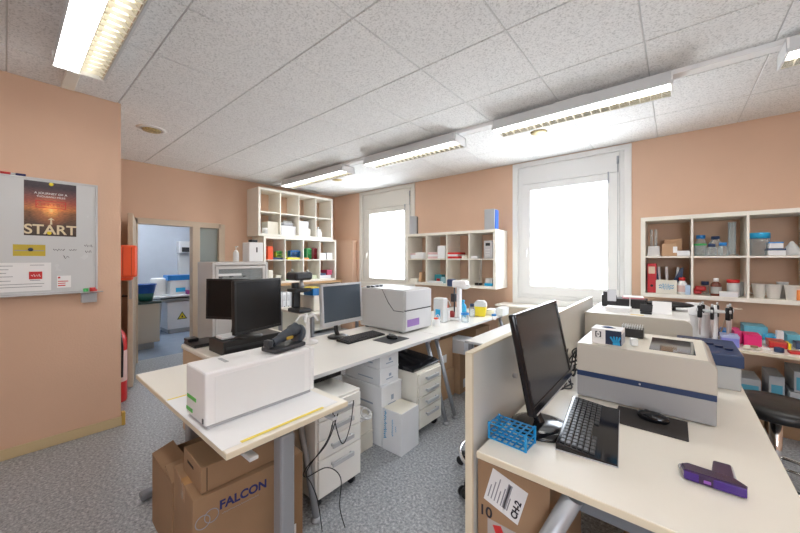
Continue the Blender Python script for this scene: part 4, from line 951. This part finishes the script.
bottle(at(472, 3.5), 3.5, DZ+.001, .035, .15, GLASS, NAVY, 'clear bottle with navy cap left of the yellow bin', neck=.6, caph=.03)
t = thing('sharps_container', 'yellow sharps bin with a clear lid on the far long desk', 'sharps bin', (at(480.5, 3.6), 3.6, DZ+.001), .3)
B().prism([(-.055, 0), (.055, 0), (.07, .115), (-.07, .115)], -.05, .05, 'y', .008).put('bin', YELL, t); B().prism([(-.072, .116), (.072, .116), (.066, .16), (.04, .185), (-.04, .185), (-.066, .16)], -.052, .052, 'y', .006).put('lid', FROST, t)
carton(at(487, 3.75), at(496, 3.75), 3.7, 3.85, DZ+.001, DZ+.07, WCARD, 'white box just right of the yellow sharps bin')
carton(at(497, 3.8), at(504, 3.8), 3.75, 3.95, DZ+.001, DZ+.09, FROST, 'translucent white box at the end of the far long desk', 'plastic_box'); jar(at(494, 3.5), 3.5, DZ+.001, .025, .06, WPLA, BLUE, 'tiny white pot with blue lid in front of the white boxes', caph=.02)

# ================================================================== ON THE FOREGROUND DESK
t = monitor('large glossy black monitor on a round foot, at the dividing screen', .50, .335, (-.352, 1.352, .882), PI/2, .16, tilt=.2, fm=BGLOSS, sm=SCREEN, bez=.014, bottom=.03, base=(.115, .1), neck_back=.09, thick=.022, base_dy=-.0, bx=.03)
B().box(-.235, .235, -.0075, -.006, .002, .006, M=Matrix.Rotation(-.2, 4, 'X')).put('silver_trim', SILVER, t)
t = keyboard('glossy black keyboard on the foreground desk', .485, .185, (-.258, 1.505, DZ+.001), .1, .012, keys=mat('charcoal_keys', (.045, .047, .05), .4), body=BGLOSS, wrist=.055, tiltm=.014)
B().box(-.094, .094, -.244, .244, -.0005, .004, .001).put('silver_underside', SILVER, t)
carton(-.2, .04, 1.62, 1.812, DZ+.001, DZ+.004, mat('charcoal_fabric', (.035, .03, .028), .8), 'dark mouse mat in front of the large instrument', 'mouse_mat', 'mouse mat', bev=.001)
mouse('black mouse on the mat in front of the large instrument', (-.07, 1.735, DZ+.005), 1.45)
# blue tube rack
t = thing('test_tube_rack', 'bright blue wire-like tube rack at the desk corner', 'rack', (-.468, 1.212, DZ+.001), -.06)
AZ = mat('azure_plastic', (.01, .28, .62), .3, coat=.3)
def grid(z, nx=6, ny=3):
    b = B(); w, d = .068, .04
    for i in range(nx+1): x = -w+2*w*i/nx; b.box(x-.0022, x+.0022, -d, d, z, z+.005)
    for j in range(ny+1): y = -d+2*d*j/ny; b.box(-w-.002, w+.002, y-.0022, y+.0022, z+.0005, z+.0045)
    return b
grid(.0).put('base_grid', AZ, t); grid(.026).put('middle_grid', AZ, t); grid(.056).put('top_grid', AZ, t)
for sx in (-.07, .07):
    for sy in (-.041, .041): B().box(sx-.004, sx+.004, sy-.004, sy+.004, 0, .063, .0015).put('post', AZ, t)
# the large instrument
t = thing('benchtop_instrument', 'large beige and grey instrument with a navy stripe on the foreground desk', 'instrument', (-.121, 2.05, DZ+.001))
BEI = mat('instrument_beige', (.51, .475, .415), .38); IG = mat('instrument_grey', (.33, .33, .335), .4)
B().box(-.252, .25, -.229, .22, .006, .105, .004).put('lower_housing', IG, t)
for sx in (-.2, .2):
    for sy in (-.18, .18): B().cyl(sx, sy, 0, .008, .015, seg=12).put('foot', DGREY, t)
B().box(-.2525, .2505, -.2295, .2205, .105, .129, .001).put('navy_stripe', NAVY, t)
B().prism([(-.253, .129), (.252, .129), (.252, .236), (.232, .262), (-.253, .262)], -.23, .221, 'y', .004).put('upper_housing', BEI, t)
B().box(-.253+.004, .225, -.226, .217, .2625, .264, .0006).put('top_plate', mat('instrument_cream_top', (.74, .7, .6), .4), t)
B().box(.03, .19, -.16, .13, .2642, .266, .0005).put('dark_window', mat('dark_smoked_glass', (.03, .035, .04), .06, coat=.5), t)
B().lathe([(.004, 0), (.004, .002)], M=Matrix.Translation((.0, -.2297, .117)) @ Matrix.Rotation(PI/2, 4, 'X')).put('latch', SILVER, t)
zt = DZ+.001+.2655
# glove box
t = thing('glove_box', 'open white and navy glove box with a blue hand picture on the large instrument', 'box', (-.253, 1.905, zt), -.03)
B().box(-.062, .062, -.055, .055, 0, .073, .002).put('body', mat('off_white_print', (.78, .76, .74), .55), t)
B().box(-.002, .0625, -.0557, -.0555, .003, .07).box(.0, .0628, -.0557, .0, .0035, .0045).put('navy_print', mat('midnight_print', (.015, .025, .06), .5), t)
B().box(.0622, .0628, -.053, .053, .003, .055).put('end_print', mat('grey_print', (.4, .42, .47), .5), t)
b = B(); b.prism([(.028, .004), (.058, .004), (.055, .022), (.03, .03)], -.0563, -.0558, 'y')
for i, a in enumerate((.5, .2, -.05, -.3)): b.box(-.0035, .0035, -.0563, -.0558, 0, .026, M=Matrix.Translation((.031+i*.006, 0, .018)) @ Matrix.Rotation(-a, 4, 'Y'))
b.put('blue_hand_print', INKC, t)
text('[-]', .028, INK, t, (-.046, -.0556, .04), RY, 'printed_logo', ext=.0003, bold=.001); strokes(.036, .004, INKG, t, (-.048, -.0556, .027), (1, 0, 0), (0, 0, 1), 14, .0007)
B().lathe([(.032, .073), (.032, .0736)], M=Matrix.Diagonal((1, .5, 1, 1))).put('opening', BLACK, t); B().sphere(0, 0, .072, .026, 1, .5, .3).put('glove', mat('deep_blue_nitrile', (.01, .05, .15), .5), t)
carton(-.165, -.135, 1.9, 1.93, zt, zt+.035, FROST, 'tiny clear pot with marks beside the glove box', 'sample_pot', 'pot', rz=.3, bev=.006)
t = thing('slide_rack', 'black ribbed slide rack between glove box and rear panel', 'rack', (-.175, 2.14, zt))
B().box(-.045, .05, -.04, .04, 0, .045, .003).put('body', BLACK, t)
b = B()
for k in range(9): b.box(-.042+k*.0105, -.039+k*.0105, -.04, .04, .0455, .06)
b.put('ribs', LGREY, t)
# second instrument
t = thing('benchtop_instrument', 'smaller grey instrument with a navy blue lid at the desk edge', 'instrument', (.135, 2.6, DZ+.001))
B().box(-.12, .125, -.2, .2, .0, .118, .004).put('housing', mat('mid_grey_plastic', (.45, .46, .45), .4), t); B().box(-.125, .135, -.21, .21, .119, .182, .006).put('lid', NAVY, t)
for k in range(3): B().cyl(.02+k*.035, .02-k*.05, .1825, .192, .018, seg=16).put('knob', mat('deep_navy_plastic', (.01, .02, .07), .3), t)
B().box(-.1, -.02, -.1, .1, .1825, .19, .002).put('display', SCREEN, t)
# cable tangle behind the monitor
t = thing('cable_tangle', 'tangle of black cables between the big monitor and the large instrument', 'cable', (-.44, 2.0, DZ+.006))
random.seed(3)
for k in range(9):
    P = [(-.06+random.uniform(-.02, .09), -.15+j*.06+random.uniform(-.05, .05), max(0, random.uniform(-.04, .17 if 1 < j < 5 else .04))) for j in range(7)]
    B().tube(smooth(P), .0035, 6).put('cable', DGREY if k % 3 == 0 else BLACK, t)
B().box(-.05, .0, .0, .06, .05, .085, .006).put('plug', WPLA, t)
# the purple sealing tool
t = thing('hand_tool', 'glossy purple T-shaped hand tool lying on the foreground desk', 'tool', (.085, 1.365, DZ+.001), .03)
B().prism([(-.072, .012), (-.064, -.026), (.07, -.03), (.074, -.01), (.05, .018), (-.055, .03)], 0, .032, 'z', .006).put('body', PURPD, t)
B().prism([(.0, -.031), (.0702, -.031), (.0745, -.01), (.066, .0)], .003, .029, 'z', .002).prism([(-.0725, .011), (-.0645, -.027), (-.03, -.028), (-.03, -.02), (-.062, .004)], .004, .028, 'z', .002).put('translucent_grip', PURP, t)
B().prism([(.0, .012), (.05, .012), (.054, .1), (.012, .1)], .004, .03, 'z', .005).put('tab', mat('aubergine_plastic', (.06, .03, .07), .3), t)
B().box(.052, .057, .025, .098, .008, .026, .002).put('silver_edge', SILVER, t)
B().sphere(-.068, .026, .012, .009, 1, 1.4, 1).put('clear_tip', GLASS, t)
B().box(-.02, -.004, -.0305, -.0285, .01, .018).put('button', mat('orchid_plastic', (.3, .1, .5), .3), t)
# ================================================================== UNDER THE FOREGROUND DESK
t = thing('cardboard_box', 'brown carton numbered 10 with a shipping label under the foreground desk', 'box', (-.435, 1.36, 0))
b = B().box(-.13, .125, -.23, .23, 0, .655, .003); b.put('body', mat('tan_cardboard', (.36, .225, .13), .8, vary=.06, vscale=6), t)
text('10', .052, INK, t, (-.124, -.2305, .458), RY, 'printed_number', ext=.0003, bold=.001)
M = Matrix.Translation((-.105, -.2315, .52)) @ Matrix.Rotation(.28, 4, 'Y')
q = B().box(0, .13, 0, .0008, 0, .13, M=M).put('shipping_label', PAPER, t)
b = B()
for k in range(7): b.box(.01+k*.012, .014+k*.012, -.0008, -.0002, .02, .07+(k % 3)*.02, M=M)
b.box(.065, .08, -.0008, -.0002, .02, .115, M=M); b.put('printed_lines', INKG, q)
text('CH-2', .03, INK, q, (-.105+.12, -.2335, .5), (PI/2, -PI/2+.28, 0), 'handwriting', ext=.0003, bold=.0012)
B().box(-.09, .04, -.2315, -.2305, .33, .455).put('clear_pocket', clear('clear_film', (.6, .55, .52), .3), t); B().prism([(-.07, .44), (-.04, .45), (.01, .35), (-.03, .35)], -.2322, -.2316, 'y').put('red_paper', INKR, t)
B().sphere(-.05, -.17, .67, .045, 1.6, .9, .3).put('plastic_film', clear('thin_clear_film', (.85, .88, .95), .5), t)
carton(-.14, .1, 1.3, 1.7, 0, .43, CARD, 'lower brown carton right of the slanting desk leg', tape=TAPE)
carton(.11, .3, 1.32, 1.75, 0, .5, mat('grey_carton', (.35, .34, .34), .8), 'grey carton at the right under the foreground desk')
# swivel chair hidden behind the screen
def star(t, R, n=5, z=.05, a0=0):
    for k in range(n):
        a = a0+k*2*PI/n; c, s = math.cos(a), math.sin(a)
        g = B().tube([(0, 0, z+.07), (R*.5*c, R*.5*s, z+.06), (R*c, R*s, z+.03)], [.022, .018, .013], 10).put('base_arm', DGREY, t)
        q = B().bar((R*c-.01*s, R*s+.01*c, .028), (R*c+.014*s-.0, R*s-.014*c, .028), .028, 16).bar((R*c+.02*s, R*s-.02*c, .028), (R*c+.034*s, R*s-.034*c, .028), .028, 16).bar((R*c, R*s, .03), (R*c, R*s, z+.03), .008, 8).put('caster', BLACK, t)
t = thing('swivel_stool', 'swivel stool with chrome foot ring half hidden by the dividing screen', 'stool', (-.85, 1.98, 0))
star(t, .27, 5, .05, math.radians(250))
B().ring(0, 0, .17, .235, .011).put('foot_ring', CHROME, t)
for k in range(3): B().bar((0, 0, .2), (.235*math.cos(k*2.1), .235*math.sin(k*2.1), .17), .007).put('ring_spoke', CHROME, t)
B().cyl(0, 0, .1, .5, .022).put('column', CHROME, t); B().lathe([(.14, .49), (.18, .51), (.18, .54), (.15, .555)]).put('seat', BLACK, t)
t = thing('swivel_stool', 'round black stool seat beyond the right edge of the foreground desk', 'stool', (.43, 2.74, 0))
star(t, .26, 5, .05, .2); B().ring(0, 0, .22, .22, .011).put('foot_ring', CHROME, t)
for k in range(3): B().bar((0, 0, .25), (.22*math.cos(k*2.1), .22*math.sin(k*2.1), .22), .007).put('ring_spoke', CHROME, t)
B().cyl(0, 0, .1, .53, .026).put('column', CHROME, t); B().lathe([(.05, .52), (.16, .535), (.2, .55), (.205, .58), (.19, .6), (.1, .607), (.001, .605)], cap=False).put('seat', mat('black_leatherette', (.012, .012, .012), .35, bump=.1, bscale=40), t)
# ================================================================== ON THE RAISED COUNTER
z = .985
def c3(px, Yv): return gx(px, Yv)
t = thing('paper_pad', 'thick white pad lying at the front of the raised counter', 'paper', (c3(618, 3.08), 3.1, z)); B().box(-.08, .08, -.07, .07, 0, .035, .002).put('sheets', PAPER, t)
t = thing('paper_sheet', 'loose white sheet with red print under the pad on the raised counter', 'paper', (c3(606, 3.2), 3.25, z)); B().box(-.08, .1, -.06, .12, 0, .001).put('sheet', PAPER, t); B().box(-.06, -.03, -.0, .03, .0012, .0016).put('red_print', INKR, t)
t = thing('paper_strip', 'yellow paper strip at the front edge of the raised counter', 'paper', (c3(637, 2.97), 2.98, z)); B().box(-.04, .04, -.02, .02, 0, .001).put('sheet', mat('straw_paper', (.75, .58, .2), .6), t)
t = thing('document_holder', 'black box with a grey screen card at the left of the raised counter', 'holder', (c3(609, 3.35), 3.4, z), .15)
B().box(-.06, .05, -.05, .05, 0, .1, .006).put('box', BLACK, t); B().box(-.02, .045, -.07, -.06, .05, .15, .003).put('grey_card', SILVER, t); B().box(-.05, -.02, -.07, -.055, .02, .13, .003).put('black_card', BLACK, t)
t = thing('document_tray', 'wide black letter tray on the raised counter under a pink sheet', 'tray', (c3(632, 3.4), 3.42, z)); B().box(-.115, .1, -.08, .1, 0, .075, .004).put('tray', BLACK, t); B().box(-.012, -.006, -.084, -.081, 0, .09).put('divider_strip', PAPER, t)
t = thing('paper_sheet', 'pink edged sheets lying on the black letter tray', 'paper', (c3(634, 3.45), 3.44, z+.076), .1); B().box(-.08, .07, -.06, .08, 0, .008).put('sheets', mat('rose_paper', (.75, .25, .32), .6), t); B().box(-.075, .065, -.055, .075, .0085, .016).put('top_sheets', PAPER, t)
t = thing('card_holder', 'small dark holder beside a leaning white paper on the raised counter', 'holder', (c3(645, 3.05), 3.08, z)); B().box(-.03, .04, -.02, .03, 0, .012, .003).prism([(-.035, .012), (.04, .012), (.045, .07), (-.03, .07)], .01, .022, 'y', .003).put('holder', DGREY, t)
t = thing('paper_sheet', 'folded white paper propped up on the raised counter', 'paper', (c3(661, 3.08), 3.14, z)); B().box(-.055, .06, -.002, .002, 0, .1, M=Matrix.Rotation(-.5, 4, 'X')).box(-.055, .06, .0, .004, 0, .09, M=Matrix.Translation((0, .1, 0)) @ Matrix.Rotation(.5, 4, 'X')).put('sheet', PAPER, t)
t = thing('oval_pad', 'flat black oval pad over the right end of the raised counter', 'pad', (c3(668, 3.5), 3.45, z)); B().sphere(0, 0, .045, .12, 1.35, .7, .2).put('head', BLACK, t); B().cyl(0, .0, 0, .03, .05).put('base', BLACK, t)
t = thing('rounded_apparatus', 'rounded white apparatus between the raised counter and the pipettes', 'apparatus', (gx(694, 3.88), 3.88, DZ+.001))
B().lathe([(.12, 0), (.13, .02), (.13, .2), (.11, .26), (.05, .29), (.001, .295)], cap=False).put('housing', WPLA, t); B().ring(0, 0, .2, .131, .003).put('seam', LGREY, t)
# pipette carousel
t = thing('pipette_carousel', 'carousel holding dark-handled pipettes below the glassware shelves', 'pipette stand', (gx(715, 3.70), 3.70, DZ+.001))
B().lathe([(.09, 0), (.09, .012), (.02, .02), (.012, .3)]).put('column', WPLA, t); B().lathe([(.075, .245), (.075, .258)]).put('ring', FROST, t)
for k in range(6):
    a = k*PI/3+.3; x, y = .08*math.cos(a), .08*math.sin(a)
    p = thing('pipette', 'dark-handled pipette hanging on the carousel below the glassware shelves', 'pipette', (gx(715, 3.70)+x*1.2, 3.72+y*1.2, DZ+.001), a, 'pipettes on the carousel')
    B().box(-.014, .016, -.011, .011, .19, .29, .006).put('handle', BLACK, p); B().cyl(0, 0, .29, .315, .007, seg=10).put('plunger', LGREY, p); B().lathe([(.005, .05), (.008, .1), (.011, .19)], seg=12).put('shaft', mat('rose_grey_plastic', (.5, .42, .4), .35), p)
    B().lathe([(.0075, .245), (.0075, .27)], .0165, 0, 8).put('hook', LGREY, p)
t = thing('magnifier', 'round magnifier loop leaning beside the pipettes', 'magnifier', (gx(734, 3.8), 3.8, DZ+.001))
B().ring(0, 0, .27, .045, .004, M=None).bar((-.03, .0, .266), (-.09, 0, .01), .005, 8).put('frame', mat('tan_frame', (.5, .38, .28), .4), t); B().lathe([(.04, .268), (.04, .271)]).put('lens', GLASS, t)
# ================================================================== ON THE WALL BENCH
bz = DZ+.001
def bb(p0, p1, y0, dy, h, m, label, name='plastic_box', cat='box', lid=None, z=bz, rz=0): return carton(gx(p0, y0), gx(p1, y0), y0, y0+dy, z, z+h, m, label, name, cat, lid=lid, rz=rz)
bb(721, 740, 3.57, .14, .085, LILAC, 'lilac plastic box at the front of the wall bench', lid=(.02, mat('pale_lilac_plastic', (.42, .48, .75), .4)))
bb(744, 762, 3.68, .16, .09, PINK, 'bright magenta box on the wall bench beside the lilac one')
bb(734, 742, 3.74, .2, .1, mat('hot_pink_plastic', (.8, .05, .25), .4), 'narrow pink box behind the lilac box on the wall bench')
bb(712, 722, 4.0, .2, .04, NAVY, 'navy flat tray behind the lilac box on the wall bench', 'plastic_tray', 'tray')
bb(722, 740, 4.12, .2, .035, BLUE, 'blue flat tray at the back of the wall bench, near the pipettes', 'plastic_tray', 'tray')
bb(735, 741, 4.05, .06, .05, PAPER, 'small white block on the wall bench near the teal boxes', 'paper_block')
bb(744, 768, 4.1, .22, .1, CYAN, 'large pale teal box at the back of the wall bench')
bb(766, 780, 3.98, .2, .045, LBLUE, 'sky blue low tray beside the large pale teal box', 'plastic_tray', 'tray')
bb(769, 788, 3.74, .15, .05, RED, 'red box with a yellow end on the wall bench', lid=(.012, mat('brick_red_plastic', (.5, .06, .03), .4)))
bb(788.5, 791.5, 3.74, .12, .045, YELL, 'yellow block touching the red box on the wall bench', 'plastic_block')
bb(777, 784, 3.95, .06, .1, WCARD, 'small white upright box behind the red box')
t = thing('screw_cap', 'round navy cap lying at the front of the wall bench', 'cap', (gx(779, 3.6), 3.6, bz)); B().lathe([(.026, 0), (.026, .03), (.02, .034)]).put('cap', NAVY, t)
bb(787, 802, 4.02, .2, .07, CYAN, 'teal box at the far right of the wall bench')
bb(796, 806, 3.8, .1, .05, NAVY, 'navy box at the right edge of the wall bench')
bb(790, 806, 3.58, .08, .015, RED, 'flat red strip at the right front of the wall bench', 'plastic_strip', 'strip')
t = thing('tissue_wrap', 'crumpled white and brown wrapper at the front of the wall bench', 'wrapper', (gx(752, 3.56), 3.56, bz)); B().sphere(-.02, 0, .016, .022, 1.4, .8, .8).sphere(.025, .01, .012, .018, 1.3, .9, .8).put('wrapper', CREAMC, t); B().box(-.01, .03, -.02, .0, .02, .035, .004).put('brown_part', CARD, t)
bb(762, 771, 3.62, .1, .008, PAPER, 'white slip of paper on the wall bench before the red box', 'paper_slip', 'paper')
bb(706, 716, 3.56, .1, .012, CREAMC, 'cream flat packet at the left front of the wall bench', 'flat_packet', 'packet')
# under the wall bench
def ub(p0, p1, y0, z0, z1, label, dy=.3):
    x0, x1 = gx(p0, y0), gx(p1, y0)
    t = carton(x0, x1, y0, y0+dy, z0, z1, mat('grey_white_carton', (.5, .53, .56), .6), label); w = (x1-x0)/2; h = z1-z0
    B().box(-w+.012, w-.012, -dy/2-.001, -dy/2, .015, h*.72).put('blue_label', mat('cyan_print', (.1, .42, .58), .6), t)
carton(gx(738, 4.0), gx(763, 4.0), 3.95, 4.35, 0, .21, CARD, 'brown carton on the floor below the blue-labelled box at left'); carton(gx(765, 3.95)+.01, gx(812, 3.95), 3.9, 4.3, 0, .2, CARD, 'wide brown carton on the floor under the wall bench')
ub(739, 761, 4.0, .212, .39, 'white box with blue label, leftmost under the wall bench')
ub(769, 785, 3.98, .202, .45, 'taller white box with blue label in the middle under the wall bench')
ub(790, 812, 3.93, .202, .36, 'white box with blue label at the right, lower of two, under the wall bench'); ub(794, 814, 3.95, .361, .52, 'white box with blue label at the right, stacked on another, under the wall bench')

# ================================================================== LIGHT
def area(name, loc, rot, sx, sy, power, col=(1, 1, 1)):
    l = bpy.data.lights.new(name, 'AREA'); l.shape = 'RECTANGLE'; l.size = sx; l.size_y = sy; l.energy = power; l.color = col
    o = bpy.data.objects.new(name, l); C.objects.link(o); o.location = loc; o.rotation_euler = rot; return o
for i, W in enumerate((W1, W2)):
    o = area('window_portal', ((W[0]+W[1])/2, YW+.16, (W[2]+W[3])/2), (-PI/2, 0, 0), W[1]-W[0], W[3]-W[2], 1); o.data.cycles.is_portal = True
o = area('window_portal', ((RW[0]+RW[1])/2, YR-.12, (RW[2]+RW[3])/2), (PI/2, 0, 0), RW[1]-RW[0], RW[3]-RW[2], 1); o.data.cycles.is_portal = True  # portal for the added rear opening
# unseen lamp added to light the side room
t = thing('side_room_fill_light', 'unseen ceiling light added to light the side room beyond the doorway', 'ceiling light', (-7.0, 1.6, H))
B().box(-.6, .6, -.15, .15, -.04, 0, .005).put('diffuser', mat('lit_cool_diffuser', (1, 1, 1), .5, emit=(.85, .93, 1), es=14), t)
# two ceiling lights added out of view to light the room
luminaire(-.6, .8, .305, 'unseen ceiling light added near the camera to light the room'); luminaire(1.1, 2.4, .305, 'unseen ceiling light added furthest right to light the room')
w = bpy.data.worlds.new('sky_with_bright_ground'); bpy.context.scene.world = w; w.use_nodes = True; nt = w.node_tree; bg = nt.nodes['Background']
tc = nt.nodes.new('ShaderNodeTexCoord'); sp = nt.nodes.new('ShaderNodeSeparateXYZ'); nt.links.new(tc.outputs['Generated'], sp.inputs[0])
mrz = nt.nodes.new('ShaderNodeMapRange'); mrz.inputs['From Min'].default_value = -1; nt.links.new(sp.outputs['Z'], mrz.inputs['Value'])
r = ramp(nt, mrz.outputs['Result'], [(0, (.62, .66, .7)), (.48, (.66, .7, .74)), (.52, (.5, .54, .6)), (1, (.44, .5, .58))]); nt.links.new(r.outputs[0], bg.inputs['Color']); bg.inputs['Strength'].default_value = 10  # ground half set brighter than the sky, to light the ceiling from below
# ================================================================== CAMERA
cam = bpy.data.cameras.new('camera'); co = bpy.data.objects.new('camera', cam); C.objects.link(co)
co.location = (0, 0, CH); co.rotation_euler = (PI/2, 0, TH); cam.sensor_width = 36; cam.lens = F/800*36; cam.shift_y = -(266.5-HY)/800; cam.clip_start = .05
sc = bpy.context.scene; sc.camera = co
vs = sc.view_settings; sc.display_settings.display_device = 'sRGB'; vs.view_transform = 'Standard'; vs.look = 'None'; vs.exposure = 1.04; vs.gamma = 1; vs.use_curve_mapping = False
cy = sc.cycles; cy.use_denoising = True; cy.max_bounces = 10; cy.diffuse_bounces = 5; cy.glossy_bounces = 4; cy.transmission_bounces = 8; cy.transparent_max_bounces = 8; cy.sample_clamp_indirect = 6; cy.caustics_reflective = False; cy.caustics_refractive = False
